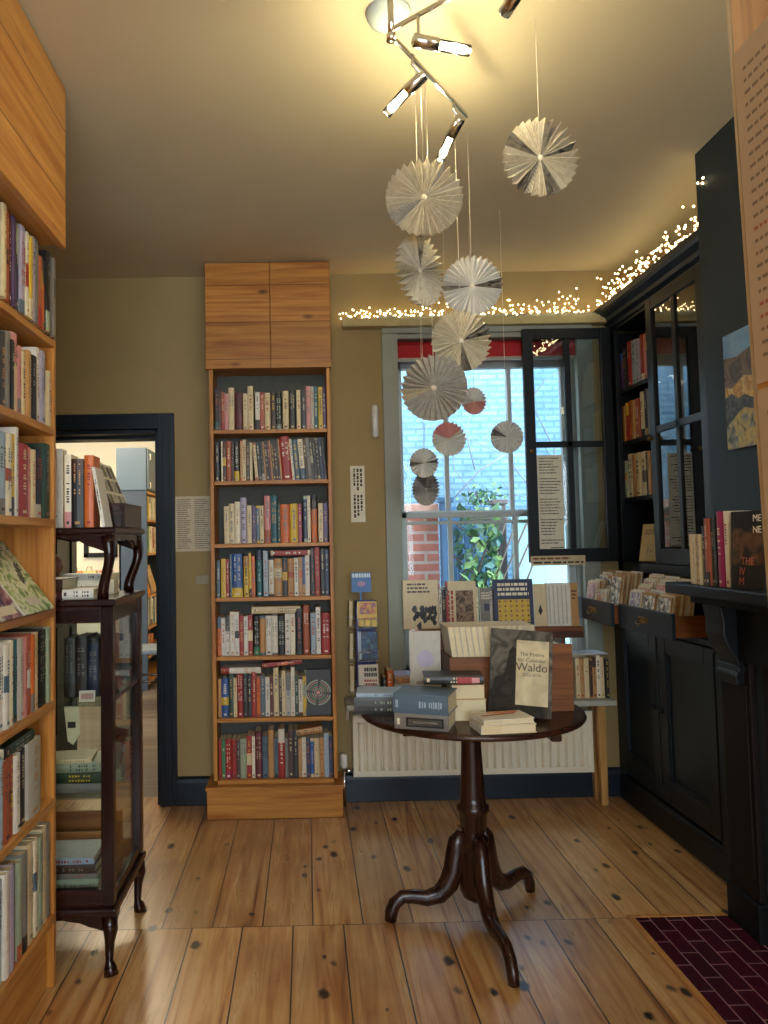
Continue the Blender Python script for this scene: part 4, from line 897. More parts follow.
alc('t24x190 r20x200 o24x205 t20x200 x28x200 _3 ik22x225 k22x230 e18x225 _3 c24x228 y18x225 m14x225 _160 a30x180 w36x190 l24x185 w30x190 a24x188 u26x190 w22x190', 1, 4.055, 1.12)
alc('q20x195 i28x225 t22x215 c26x220 i26x220 k10x215 t16x215 s30x225 a34x225 _14 c40x205 _120 c30x215 l24x205 i30x210 q26x210 w24x205', 2, 4.055, 1.12)
cover_book(.135, .19, .018, 'c', Matrix.Translation((XG+.06, 3.84, sz[3]+.0055)) @ Matrix.Rotation(-PI/2+.45, 4, 'Z') @ Matrix.Rotation(-.22, 4, 'X'), 'cream booklet with grey drawing propped at the bottom of the alcove bookcase', art=[('drawing', [mottled('pencil_print', ['8b8274', 'c9bb9c', 'd4c6a6', '7f7768'], 30)], rect(0, .3, .75, .1, .45)), ('title', [bm_('d')], art_lines(.15, .8, .7, .86, 3, seed=4))], spine='t')
cover_book(.16, .23, .012, 'a', Matrix.Translation((XG+.1, 3.36, sz[3]+.0055)) @ Matrix.Rotation(-PI/2+.5, 4, 'Z') @ Matrix.Rotation(-.3, 4, 'X'), 'pale blue picture book propped behind the closed glazed door', art=[('cover_picture', [mottled('pale_flora', ['c9d6d8', '9fb4b0', 'e6e6dc', '7d9690'], 24)], rect(0, .08, .92, .1, .9))], spine='w')
# panelled base cupboard
t = thing('base_cupboard', (1.87, 3.5, 0), 'navy panelled base cupboard with two drawers pulled open below the glazed bookcase', 'cupboard')
CZ = 1.095
b = MB(); b.box(XB+.02, 2.11, GY0+.004, GY1, 0, .9); b.box(XB+.02, 2.11, GY1-.02, GY1, .9, CZ); b.box(XB+.02, 2.11, GY0+.004, GY0+.24, .9, CZ); b.box(1.98, 2.11, GY0+.004, GY1, .9, CZ)
b.box(XB, XB+.02, GY1-.05, GY1, .12, CZ); b.box(XB, XB+.02, GY0+.004, GY0+.26, .12, CZ); b.box(XB, XB+.02, GY0+.26, GY1-.05, 1.055, CZ); b.box(XB, XB+.02, GY0+.26, GY1-.05, .9, .925)
b.build('carcass', M_navy, t, bevel=.002)
b = MB(); b.box(XB-.03, 2.11, GY0+.004, GY1, CZ, CZ+.028); b.build('worktop', M_navy, t, bevel=.006)
b = MB(); P = [(XB+.02, 0), (XB-.012, 0), (XB-.012, .10), (XB-.004, .12), (XB+.02, .13)]; b.prism(P, GY0+.004, GY1, 'Y'); b.build('plinth', M_navy2, t, bevel=.002)
for y0, y1 in ((3.60, 4.04), (3.09, 3.585)):
    b = MB(); z0, z1, s = .14, .895, .075
    b.box(XB-.004, XB+.018, y0, y0+s, z0, z1); b.box(XB-.004, XB+.018, y1-s, y1, z0, z1); b.box(XB-.004, XB+.018, y0+s, y1-s, z0, z0+s+.03); b.box(XB-.004, XB+.018, y0+s, y1-s, z1-s, z1)
    b.box(XB+.010, XB+.018, y0+s, y1-s, z0+s, z1-s)
    for q in ((y0+s, y0+s+.012, z0+s+.03, z1-s), (y1-s-.012, y1-s, z0+s+.03, z1-s), (y0+s, y1-s, z0+s+.03, z0+s+.046), (y0+s, y1-s, z1-s-.012, z1-s)): b.box(XB+.002, XB+.012, *q)
    d = b.build('panelled_door', M_navy, t, bevel=.003)
    b = MB(); b.ball((XB-.016, y0+.035 if y0 > 3.5 else y1-.035, .55), .013); b.build('knob', M_navy2, d)
def drawer(y0, y1, xf, lab):
    z0, z1 = .935, 1.04
    b = MB(); b.box(xf+.018, xf+.45, y0+.01, y0+.022, z0+.01, z1-.01); b.box(xf+.018, xf+.45, y1-.022, y1-.01, z0+.01, z1-.01); b.box(xf+.018, xf+.45, y0+.022, y1-.022, z0+.012, z0+.02); b.box(xf+.44, xf+.45, y0+.022, y1-.022, z0+.02, z1-.02)
    d = b.build('drawer', M_box, t, bevel=.001, label=lab)
    b = MB(); b.box(xf, xf+.018, y0, y1, z0, z1); b.build('drawer_front', M_navy, d, bevel=.003)
    ym = (y0+y1)/2; b = MB()
    b.box(xf-.003, xf, ym-.045, ym+.045, .98, 1.005); pts = [(xf-.003, ym-.03, .995), (xf-.018, ym-.026, .978), (xf-.022, ym, .972), (xf-.018, ym+.026, .978), (xf-.003, ym+.03, .995)]; b.tube(pts, .004, 6)
    b.build('drop_handle', M_brass, d)
drawer(3.575, 4.03, 1.405, 'left drawer pulled open, full of greeting cards')
drawer(3.05, 3.565, 1.435, 'right drawer pulled open, full of greeting cards')
# greeting cards standing in the drawers
CARDS = [mottled('card_pink', ['e8dcd0', 'c96a72', 'd9c9c0', 'b85a6a'], 30, .5), mottled('card_grey', ['e6e2d8', '9a98a4', 'cfc8c0', '6a6878'], 34, .5), mottled('card_flower', ['efe9dc', 'd8a08c', '8aa48c', 'e4dccb'], 28, .5),
         mottled('card_lilac', ['dcd4dc', '7a6a98', 'e6dfd6', '504878'], 30, .5), plain('card_kraft', 'b98e5c', .8), plain('card_cream', 'e0d4b6', .8), mottled('card_ink', ['f0eadc', 'e6dfcf', '3a3638', 'd8d0c0'], 38, .5), mottled('card_orange', ['efe6d4', 'd88a4a', 'e8dcc8', '7d8ea8'], 30, .5)]
CN = ['pink patterned', 'grey patterned', 'flowered', 'lilac', 'brown kraft', 'cream', 'black and white sketch', 'orange patterned']
def card(x, y, z, w, h, k, rz, tilt, lab, grp):
    M = Matrix.Translation((x, y, z)) @ Matrix.Rotation(rz, 4, 'Z') @ Matrix.Rotation(tilt, 4, 'X')
    b = MB(); b.box(-w/2, w/2, 0, .0015, 0, h); b.box(-w/2, w/2, .003, .0045, 0, h, 1); b.box(-w/2, -w/2+.001, .0015, .003, 0, h, 1); b.box(-w*.44, w*.44, -.0006, 0, h*.05, h*.95, 2)
    tag(b.build('greeting_card', [CARDS[4] if k in (4, 6) else plain('card_white', 'dfd9cc', .7) if k in (1, 2, 7) else CARDS[5], CARDS[4] if k in (5, 6) else CARDS[5], CARDS[k]], M=M), lab, 'card', grp)
cc = {}
def crow(spec, x0, dx, y, where, grp, w=.12, z=.9565, tilt=-.16, h0=.14):
    """one column of cards, front ones shorter; all lean back alike"""
    for i, (k, h) in enumerate(spec):
        card(x0+dx*i, y, z, w, h, k, -PI/2, tilt, f"{CN[k]} card, {ORD[i]} from the front of {where}", grp)
gl, gr = 'greeting cards in the left drawer', 'greeting cards in the right drawer'
crow([(0, .17), (0, .175), (4, .172), (0, .18), (5, .178), (3, .2), (0, .215), (4, .21), (6, .225), (0, .22)], 1.432, .0115, 3.935, 'the left drawer window-side row', gl)
crow([(7, .13), (1, .135), (5, .14), (1, .15), (6, .2), (5, .205), (4, .2), (2, .225), (5, .22)], 1.432, .012, 3.803, 'the left drawer middle row', gl)
crow([(6, .215), (5, .21), (4, .22), (5, .215), (4, .225), (4, .22), (5, .225), (4, .222), (1, .228)], 1.445, .0115, 3.668, 'the tall left drawer row', gl)
crow([(3, .15), (1, .155), (5, .15), (0, .17), (5, .18), (2, .2), (5, .205), (0, .22), (2, .225)], 1.46, .0112, 3.476, 'the right drawer window-side row', gr)
crow([(6, .145), (6, .15), (5, .148), (1, .16), (5, .155), (0, .19), (7, .2), (5, .205), (2, .22)], 1.46, .0112, 3.340, 'the right drawer middle row', gr, w=.13)
crow([(6, .145), (5, .15), (6, .15), (4, .155), (5, .16), (4, .165), (7, .19), (5, .2), (0, .215)], 1.46, .0112, 3.196, 'the right drawer fireplace-side row', gr, w=.13)
# books lying on the worktop
for k, (y, c, lab) in enumerate(((3.62, 'w', 'white pamphlet lying on the navy worktop behind the open drawers'), (3.28, 'p', 'pink and white pamphlet lying on the worktop under the closed glazed door'))):
    b = MB(); 
    o = book_mesh(.02, .12, .2, c, 'l', 'r', R_, M=Matrix.Translation((XB+.01, y, CZ+.039)) @ Matrix.Rotation(-PI/2, 4, 'Z') @ Matrix.Rotation(PI/2, 4, 'Y')); tag(o, lab, 'book', 'pamphlets on the worktop')
# ================================================================== fireplace: mantel shelf, pilaster, corbel, hearth
t = thing('fireplace_surround', (1.45, 2.2, 0), 'dark painted fireplace surround with corbel and mantel shelf at right', 'fireplace')
M_soot = plain('dark_surround', '0d0e11', .6, var=.15, scale=8, spec=.2)
mz = at(668, 582, X=1.32).z
b = MB(); b.box(1.315, CXF, 1.15, 2.835, mz-.04, mz); b.build('mantel_shelf', M_navy2, t, bevel=.006)
b = MB(); b.box(1.40, CXF, 1.25, 2.82, mz-.075, mz-.04); b.box(1.462, CXF, 1.4, 2.80, mz-.26, mz-.075); b.build('frieze', M_soot, t, bevel=.005)
for y0, y1 in ((2.60, 2.78), (1.3, 1.48)):
    b = MB(); b.box(1.478, CXF, y0, y1, .13, mz-.26); b.box(1.473, CXF, y0+.02, y1-.02, .2, mz-.34); b.build('pilaster', plain('pilaster_brown', '191210', .6, var=.2, scale=12, spec=.2), t, bevel=.004)
    b = MB(); b.box(1.466, CXF, y0-.008, y1+.008, 0, .13); b.build('pilaster_base', M_soot, t, bevel=.006)
    b = MB(); b.prism([(1.478, mz-.34), (1.455, mz-.345), (1.445, mz-.31), (1.46, mz-.28), (1.45, mz-.25), (1.425, mz-.21), (1.412, mz-.17), (1.415, mz-.13), (1.405, mz-.075), (CXF, mz-.075), (CXF, mz-.34)], y0+.03, y1-.03, 'Y'); b.box(1.452, CXF, y0+.02, y1-.02, mz-.30, mz-.275); b.build('corbel', M_navy2, t, bevel=.006)
b = MB(); b.box(1.50, 1.89, 1.5, 1.53, 0, 1.0); b.box(1.50, 1.89, 2.53, 2.56, 0, 1.0); b.box(1.88, 1.9, 1.53, 2.53, 0, 1.0); b.build('fire_opening', M_black, t)
t = thing('hearth', (1.3, 2.2, 0), 'hearth of dark red glazed tiles with pale joints in front of the fireplace', 'hearth')
M_tile = bricks('hearth_tile', '4a1224', '3b0d1c', '977f80', bw=.14, rh=.058, ms=.002, axes='YX', rough=.22, bump=.6)
b = MB(); b.box(1.135, 1.464, 1.2, 2.785, .0, .008); b.box(1.464, CXF-.005, 1.5, 2.585, .0, .008); b.build('tiles', M_tile, t)
b = MB(); b.box(1.115, 1.135, 1.2, 2.805, 0, .01); b.box(1.135, 1.464, 2.785, 2.805, 0, .01); b.build('wooden_edge', M_pineyv, t, bevel=.002)
# books on the mantel
G = 'books on the mantel shelf'
book_row('c12x172 i12x172 c12x172 i11x172 c12x172', (1.345, 2.70, mz+.0005), (0, -1, 0), .07, -PI/2, 'the mantel shelf', R_, end='window end', group=G, inset=0)
book_row('d20x200 _2 xk18x225 f16x222 k14x230 _3 j26x245 _3 i18x245', (1.345, 2.625, mz+.0005), (0, -1, 0), .165, -PI/2, 'the mantel shelf', R_, end='cabinet end', group=G, inset=0)
tag(book_mesh(.02, .17, .2, 'd', 'q', 'i', R_, M=Matrix.Translation((1.36, 2.80, mz+.188)) @ Matrix.Rotation(-PI/2, 4, 'Z') @ Matrix.Rotation(PI/2, 4, 'Y') @ Matrix.Translation((0, .02, -.0))), 'brown book lying across the cream paperbacks on the mantel shelf', 'book', G) if False else None
M = Matrix.Translation((1.352, 2.36, mz+.0025)) @ Matrix.Rotation(-PI/2+.12, 4, 'Z') @ Matrix.Rotation(-.05, 4, 'X')
o = cover_book(.155, .24, .022, plain('cover_night', '1a1614', .35, var=.4, scale=20), M, 'dark thriller book facing out on the mantel shelf beside the pine panel', art=[('cover_picture', [mottled('night_print', ['14110f', '2e241c', '6b4a2c', '1c2a20'], 14, .35)], rect(0, .05, .95, .3, .78))], spine='k', group=G)
for body, x, z, s, c in (('ME', .022, .207, .03, 'i'), ('NE', .022, .172, .03, 'i'), ('THE', -.03, .075, .032, 'x'), ('IV', -.038, .043, .032, 'x'), ('M', -.04, .012, .032, 'x')):
    text_part('title', body, s, bm_(c), o, Matrix.Translation((x, -.0012, z)) @ Matrix.Rotation(PI/2, 4, 'X'), align='LEFT')
# landscape picture on the chimney breast
a0 = at(724, 342, X=CXF-.01); a1 = at(757, 444, X=CXF-.01); yl = a0.y; yr = a1.y-.03; hl = .40
t = thing('landscape_picture', (CXF-.01, (yl+yr)/2, a1.z), 'unframed picture of moorland under blue sky on the slate chimney breast', 'picture')
z0 = a1.z; Wd = yl-yr
b = MB(); b.box(CXF-.014, CXF-.001, yr, yl, z0, z0+hl); b.build('board', plain('picture_edge', 'c9c6ba', .6), t)
def band(b, pts_lo, pts_hi, m):
    for i in range(len(pts_lo)-1):
        y0 = yl-Wd*i/(len(pts_lo)-1); y1 = yl-Wd*(i+1)/(len(pts_lo)-1)
        b.quad((CXF-.0146, y0, z0+hl*pts_lo[i]), (CXF-.0146, y1, z0+hl*pts_lo[i+1]), (CXF-.0146, y1, z0+hl*pts_hi[i+1]), (CXF-.0146, y0, z0+hl*pts_hi[i]), m)
L0 = [0]*6; L1 = [.2, .24, .3, .33, .3, .28]; L2 = [.45, .48, .42, .44, .4, .38]; L3 = [.55, .52, .56, .6, .58, .55]; L4 = [.8, .79, .78, .8, .82, .8]; L5 = [1]*6
b = MB(); band(b, L0, L1, 0); band(b, L1, L2, 1); band(b, L2, L3, 2); band(b, L3, L4, 3); band(b, L4, L5, 4)
b.build('print', [mottled('moor_gold', ['5d5a40', 'c0a95c', '7c8070', '3f4236'], 22, .5), mottled('moor_dark', ['2f322f', '5c5c54', '232624', '6c6656'], 26, .5), mottled('moor_grass', ['cfa24e', 'a07a3e', 'dcc07e', '7d6c4a'], 24, .5), mottled('moor_heath', ['5a5350', '4a4444', '7a6a5a', '3c3a3c'], 18, .5), mottled('moor_sky', ['3f74b0', '7fa6cc', '5c8dbf'], 6, .5)], t, fix=False)
# ================================================================== radiator, window shelf, wall bits
t = thing('radiator', (.83, 4.03, .15), 'cream fluted panel radiator under the window', 'radiator')
RX0, RX1, RZ0, RZ1 = .225, 1.445, .15, .452
b = MB(); prof = [(RX0, 4.055)]; n = 29; pw = (RX1-RX0-.04)/n
prof = [(RX0, 4.03), (RX0, 3.992), (RX0+.018, 3.992)]
for i in range(n):
    x = RX0+.02+pw*i
    prof += [(x+pw*.06, 3.996), (x+pw*.24, 3.976), (x+pw*.76, 3.976), (x+pw*.94, 3.996)]
prof += [(RX1-.018, 3.992), (RX1, 3.992), (RX1, 4.03)]
b.prism(prof, RZ0+.03, RZ1-.03, 'Z'); b.box(RX0, RX1, 3.986, 4.03, RZ0, RZ0+.03); b.box(RX0, RX1, 3.986, 4.03, RZ1-.03, RZ1); b.build('front_panel', M_white, t, bevel=.003)
b = MB(); b.box(RX0-.004, RX1+.004, 3.982, 4.062, RZ1, RZ1+.008)
for i in range(40): x = RX0+.03+i*(RX1-RX0-.06)/40; b.box(x, x+.02, 4.0, 4.045, RZ1+.008, RZ1+.011)
b.build('top_grille', M_white, t, bevel=.002)
b = MB(); b.box(RX0+.01, RX1-.01, 4.034, 4.06, RZ0, RZ1); b.build('rear_panel', M_white, t)
for x in (RX0-.004, RX1-.002): b = MB(); b.box(x, x+.006, 3.984, 4.062, RZ0, RZ1); b.build('side_cover', M_white, t, bevel=.001)
b = MB(); b.tube([(RX0, 4.02, .175), (RX0-.05, 4.02, .175)], .011, 10); b.tube([(RX0-.05, 4.02, 0), (RX0-.05, 4.02, .19)], .008, 10); b.build('pipe', M_chrome, t)
b = MB(); b.lathe([(.014, .19), (.02, .2), (.02, .255), (.015, .262)], 14, 0, None, (RX0-.05, 4.02)); b.build('valve_knob', plain('valve_white', 'dedad0', .4), t)
b = MB(); b.box(.4, .44, 4.06, YB-.026, .2, .4); b.box(1.2, 1.24, 4.06, YB-.026, .2, .4); b.build('bracket', M_white, t)
M_ply = wood('pale_wood', 'c89c5e', 'a67a42', 'Z', .45, knots=False)
t = thing('window_shelf', (.9, 3.97, .54), 'long white painted shelf table over the radiator with pale wooden legs', 'shelf')
b = MB(); b.box(.185, 1.525, 3.85, YB-.024, .512, .54); b.build('shelf_top', plain('sill_paint', 'a9aba2', .5), t, bevel=.005)
for y, x in ((3.955, 1.50), (4.045, 1.50)):
    b = MB(); b.prism([(-.022, .512), (.022, .512), (.016, 0), (-.016, 0)], y-.018, y+.018, 'Y', 0, Matrix.Translation((x-.018, 0, 0)) @ Matrix.Shear('XY', 4, (0, 0)) ); b.build('leg', M_ply, t, bevel=.003)
b = MB(); b.prism([(YB-.026, .512), (YB-.15, .512), (YB-.026, .42)], .19, .205, 'X'); b.build('bracket', M_white, t)
# books on the right end of it
book_row('c22x200 t20x195 c26x200 _3 d14x195 t20x205 i22x212 c18x205 _6 k16x195', (1.345, 3.89, .5405), (1, 0, 0), .165, 0, 'the window shelf right end', R_, end='table side')
b = MB(); b.prism([(-.08, -.05), (.075, -.06), (.085, .055), (-.07, .06)], 0, .004, 'Z'); b.prism([(-.065, -.05), (.05, -.045), (.06, .05), (-.06, .05)], .005, .008, 'Z')
tag(b.build('paper_sheaf', [plain('blue_white_paper', 'd3dde6', .45)], M=TR(1.43, 3.955, .757, .2)), 'sheaf of blue-white papers on the books at the window shelf right end', 'papers')
b = MB(); b.box(-.03, .03, 0, .016, 0, .09); b.box(-.018, .018, -.001, 0, .02, .07, 1)
tag(b.build('small_box', [plain('lilac_box', '8f93a6', .5), plain('lilac_print', 'c4c6d4', .5)], M=TR(1.545, 4.03, .5405+.215, -.3)), 'small lilac carton standing on the books beside the window jamb', 'box') if False else None
# small wooden book stand on the shelf, books on top facing the room
SZ = .895
t = thing('book_stand', (.97, 4.0, .54), 'dark wooden book stand below the window carrying face-out books', 'stand')
sx0, sx1 = .585, 1.40
b = MB(); b.box(sx0, sx1, 3.93, 4.085, SZ-.022, SZ); b.build('stand_top', M_box, t, bevel=.002)
for x in (sx0, .95, 1.29):
    b = MB(); b.box(x, x+.02, 3.935, 4.08, .5405, SZ-.022); b.build('stand_side', M_boxd, t, bevel=.002)
b = MB(); b.box(sx0+.02, 1.29, 3.94, 4.08, .62, .64); b.build('stand_shelf', M_boxd, t)
b = MB(); b.box(sx0, sx0+.42, 3.926, 3.94, SZ-.055, SZ-.022); b.box(sx0+.43, sx1, 3.926, 3.94, SZ-.055, SZ-.022); b.build('front_rail', M_boxd, t, bevel=.002)
GW = 'books in the window'
def wcov(u0, v0, u1, v1, k, lab, art=None, t_=.022, spine='w', y=3.965, tilt=-.06, rz=0):
    p = at(u0, v1, Y=y); q = at(u1, v0, Y=y); w = q.x-p.x; h = q.z-SZ
    return cover_book(w, h, t_, k, Matrix.Translation(((p.x+q.x)/2, y, SZ+.001)) @ Matrix.Rotation(rz, 4, 'Z') @ Matrix.Rotation(tilt, 4, 'X'), lab, art=art, group=GW, spine=spine)
def inkblob(a, w, h):
    rn = random.Random(2)
    for j in range(26):
        x = w*rn.uniform(-.2, .42); z = h*rn.uniform(.06, .42); r = w*.06
        a.add([(x+r*math.cos(q*1.05)*rn.uniform(.6, 1.6), -.0008, z+r*math.sin(q*1.05)*rn.uniform(.7, 2.2)) for q in range(6)], [tuple(range(6))], 0)
wcov(404, 580, 438, 625, 'c', 'cream book with black ink drawing standing at left in the window', [('ink_drawing', [bm_('k')], inkblob), ('title', [bm_('d')], art_lines(.12, .85, .72, .95, 3, seed=2))], spine='i')
tag(book_mesh(.016, .12, .2, 'd', 'k', 'c', R_, M=TR(.70, 3.96, SZ+.0005)), 'thin dark brown book spine out between the two cream books in the window', 'book', GW)
tag(book_mesh(.014, .12, .195, 'w', 'l', 'k', R_, M=TR(.683, 3.965, SZ+.0005)), 'thin white book spine out right of the ink drawing book in the window', 'book', GW)
tag(book_mesh(.012, .12, .21, 'k', 'm', 'c', R_, M=TR(.716, 3.965, SZ+.0005)), 'thin black book spine out left of the red edged cover in the window', 'book', GW)
sep = mottled('sepia_photo', ['3c2c22', '6d5240', 'a08468', '2a201a', '8a6c52'], 26, .5)
wcov(447, 581, 476, 624, 'c', 'cream book with brown photograph and red edge standing in the window', [('photograph', [sep], rect(0, .32, .9, .1, .8)), ('title', [bm_('r')], lambda a, w, h: textlines(a, -.8*h, -.1*h, -.5*w+.02*w, -.24*w, 2, 0, 0, random.Random(3), .6, Matrix(((0, 0, 1, 0), (0, 1, 0, -.0009), (-1, 0, 0, 0), (0, 0, 0, 1))), .1)), ('red_edge', [bm_('r')], rect(0, 0, .07, 0, 1))], spine='r', y=3.955)
tag(book_mesh(.014, .12, .205, 'i', 'c', 'k', R_, M=TR(.872, 3.965, SZ+.0005)), 'thin ivory book spine out right of the brown photograph book in the window', 'book', GW)
wcov(481, 588, 493, 622, 'e', 'narrow grey book with small dark emblem standing in the window', [('emblem', [bm_('n')], rect(0, .3, .7, .42, .6)), ('title', [bm_('i')], art_lines(.1, .9, .7, .9, 3, seed=6))], y=3.97)
for k, (x, c, h) in enumerate(((.945, 'l', .185), (.96, 'm', .19))):
    tag(book_mesh(.012, .12, h, c, c, 'k', R_, M=TR(x, 3.97, SZ+.0005)), f"thin {COL[c][0]} book spine out left of the navy cover in the window", 'book', GW)
def grid(a, w, h):
    for i in range(6):
        for j in range(5):
            x = w*(-.36+.72*i/5); z = h*(.14+.4*j/4); s = w*.05*(1 if (i+j) % 2 else .6); a.add([(x-s, -.0010, z), (x, -.0010, z-s), (x+s, -.0010, z), (x, -.0010, z+s)], [(0, 1, 2, 3)], (i+j) % 2)
wcov(495, 579, 533, 622, 'n', 'navy book with yellow patterned panel standing in the window centre', [('cover_panel', [bm_('y')], rect(0, .1, .9, .1, .58)), ('title', [bm_('i')], art_lines(.1, .92, .64, .94, 3, seed=9, fill=.6, rag=.15)), ('panel_pattern', [bm_('d'), bm_('t')], grid)], spine='n', t_=.03, y=3.95)
tag(book_mesh(.012, .12, .2, 'd', 'd', 'c', R_, M=TR(.94-.012, 3.985, SZ+.0005)), 'dark brown sliver of a book behind the grey one in the window', 'book', GW) if False else None
wcov(535, 584, 546, 621, 'c', 'narrow cream book with black motif right of the navy window book', [('motif', [bm_('k')], lambda a, w, h: a.add([(0, -.0008, h*.25), (w*.18, -.0008, h*.36), (0, -.0008, h*.52), (-w*.18, -.0008, h*.36)], [(0, 1, 2, 3)], 0))], y=3.97)
def vstripes(a, w, h):
    for i in range(5): a.quad((w*(-.42+.18*i), -.0007, h*.05), (w*(-.36+.18*i), -.0007, h*.05), (w*(-.36+.18*i), -.0007, h*.95), (w*(-.42+.18*i), -.0007, h*.95), 0)
wcov(548, 583, 570, 620, 'w', 'white book with soft vertical stripes standing at right in the window', [('cover_stripes', [bm_('l')], vstripes)], y=3.965)
wcov(572, 583, 578, 622, 't', 'narrow tan book at the right end of the window row', [('title', [bm_('d')], art_lines(.15, .85, .6, .85, 3, seed=14))], y=3.955)
# leaflet rack
t = thing('leaflet_rack', (.30, 3.97, .54), 'narrow dark blue wire rack of booklets beside the window', 'rack')
M_rblue = plain('rack_blue', '1d2272', .35)
rx = .30; ry = 3.97
b = MB(); b.box(rx-.055, rx-.035, ry-.055, ry+.05, .56, 1.045); b.box(rx-.055, rx+.05, ry-.055, ry-.045, 1.02, 1.05); b.box(rx-.035, rx+.05, ry+.03, ry+.05, .56, 1.045); b.build('rack_body', M_rblue, t, bevel=.002)
b = MB(); b.lathe([(.06, .5405), (.06, .55), (.015, .558), (.012, .565)], 20, 0, None, (rx, ry)); b.build('base', M_rblue, t)
M_wire = plain('white_wire', 'b9bcc4', .3, .6)
for z in (.585, .75, .915):
    b = MB()
    for dz in (0, .045): b.tube([(rx-.05, ry-.046, z+dz), (rx-.05, ry-.085, z+dz), (rx+.055, ry-.085, z+dz), (rx+.055, ry-.046, z+dz)], .0022, 5)
    for k in range(4): b.tube([(rx-.045+.032*k, ry-.05, z), (rx-.045+.032*k, ry-.085, z), (rx-.045+.032*k, ry-.085, z+.045)], .0018, 5)
    b.build('wire_pocket', M_wire, t)
    b = MB()
    for dz in (0, .045): b.tube([(rx-.056, ry-.04, z+dz), (rx-.095, ry-.04, z+dz), (rx-.095, ry+.045, z+dz), (rx-.056, ry+.045, z+dz)], .0022, 5)
    b.build('wire_pocket', M_wire, t)
b = MB(); b.box(rx-.072, rx+.028, ry-.03, ry-.026, 1.09, 1.19); b.box(rx-.03, rx-.02, ry-.03, ry-.024, 1.04, 1.09); hd = b.build('header_card', plain('header_blue', '1f66a8', .4), t)
b = MB(); rn = random.Random(11); textlines(b, rx-.068, rx+.024, 1.163, 1.186, 1, ry-.0312, 0, rn, .9, None, .0); b.build('header_lettering', plain('header_white', 'cfe0ee', .5), hd, M=Matrix.Translation(-WM[hd.name].translation))
b = MB(); b.add([(rx-.022+.022*math.cos(q*.63), ry-.0312, 1.132+.014*math.sin(q*.63)) for q in range(10)], [tuple(range(10))], 0); b.build('header_emblem', plain('header_lilac', 'b08ab8', .5), hd, M=Matrix.Translation(-WM[hd.name].translation))
GR = 'booklets in the leaflet rack'
def rb(z, w, h, k, lab, art): cover_book(w, h, .008, k, TR(rx+.002, ry-.072, z+.005, 0, -.06), lab, art=art, group=GR, hard=False, name='booklet', cat='booklet')
rb(.915, .098, .125, 'y', 'yellow booklet with red picture in the top pocket of the rack', [('cover_picture', [mottled('fair_print', ['8f3a2a', 'd0b050', 'c05a3a', '6a4a70', 'e0c8a8'], 50, .4)], rect(0, .12, .95, .5, .95)), ('cover_band', [bm_('o')], rect(0, .2, .9, .3, .36))])
rb(.75, .098, .14, 'n', 'blue and black illustrated booklet in the middle pocket of the rack', [('cover_picture', [mottled('night_blue', ['16202e', '2f5f9c', '101418', '5a7f9c', '1c2a22'], 40, .4)], rect(0, .2, .98, .05, .98)), ('cover_strip', [bm_('a')], rect(0, 0, .16, 0, 1))])
rb(.585, .098, .14, 'w', 'white booklet with red and black lettering in the bottom rack pocket', [('title', [bm_('k')], art_lines(.28, .95, .55, .92, 2, seed=12, fill=.7, rag=.05)), ('subtitle', [bm_('r')], art_lines(.28, .95, .12, .5, 3, seed=13, fill=.6, rag=.1))])
for k, (z, c, n_) in enumerate(((.915, 'q', 'top'), (.75, 'l', 'middle'), (.585, 'w', 'bottom'))):
    cover_book(.078, .13, .018, c, Matrix.Translation((rx-.09, ry+.003, z+.005)) @ Matrix.Rotation(-PI/2, 4, 'Z') @ Matrix.Rotation(-.03, 4, 'X'), f"{COL[c][0]} booklet in the {n_} side pocket of the rack, facing the bookcase", art=[('title', [bm_('e')], art_lines(.1, .9, .3, .9, 5, seed=20+k))], group=GR, hard=False, name='booklet', cat='booklet')
# books beside the rack on the shelf
tag(book_mesh(.03, .12, .155, 'o', 'w', 'w', R_, M=TR(.412, 3.93, .5405, .02)), 'orange book with white top standing right of the leaflet rack', 'book')
tag(book_mesh(.014, .12, .12, 'k', 'k', 'c', R_, M=TR(.385, 3.93, .5405, .02)), 'thin black book between the rack and the orange book', 'book')
GP = 'books in the flat pile right of the rack'
flat_stack([('i', .06, .15, .12, .02), ('a', .035, .15, .12, -.04), ('t', .03, .14, .115, .05), ('u', .012, .13, .12, -.03)], .49, 3.89, .5405, ['thick ivory book at the bottom of the pile right of the rack', 'pale blue book second in the pile right of the leaflet rack', 'tan book third in the pile right of the leaflet rack', 'lavender booklet topping the pile right of the leaflet rack'], GP)
# white books leaning left of the rack
cover_book(.02, .26, .014, 'w', TR(.178+.03, 3.90, .5405, .0, 0, -.1), 'tall narrow white booklet leaning at the left end of the window shelf', group=None) if False else None
# notices and fittings on the back wall
b = MB(); w, h = .19, .292; b.box(0, w, -.0012, 0, 0, h); rn = random.Random(21)
textlines(b, .014, .088, .012, h-.012, 24, -.0016, 1, rn, .42, None, .35); textlines(b, .104, w-.008, .012, h-.012, 24, -.0016, 1, rn, .42, None, .3)
tag(b.build('price_list', [plain('wall_notice', 'cbbfa6', .8), plain('grey_ink', '6e6458', .8)], M=TR(-.692, YB-.0005, 1.312)), 'large cream sheet of small print in two columns on the wall by the doorway', 'notice')
t = thing('light_switch', (-.552, YB, 1.16), 'small wall-coloured switch plate below the printed sheet', 'switch')
b = MB(); b.box(-.588, -.516, YB-.008, YB, 1.14, 1.185); b.build('plate', plain('switch_plate', '9a9078', .5), t, bevel=.003)
b = MB(); b.box(-.56, -.544, YB-.014, YB-.008, 1.152, 1.174); b.build('rocker', plain('switch_plate', '9a9078', .5), t, bevel=.002)
b = MB(); w, h = .076, .30; b.box(0, w, -.0015, 0, 0, h); rn = random.Random(22)
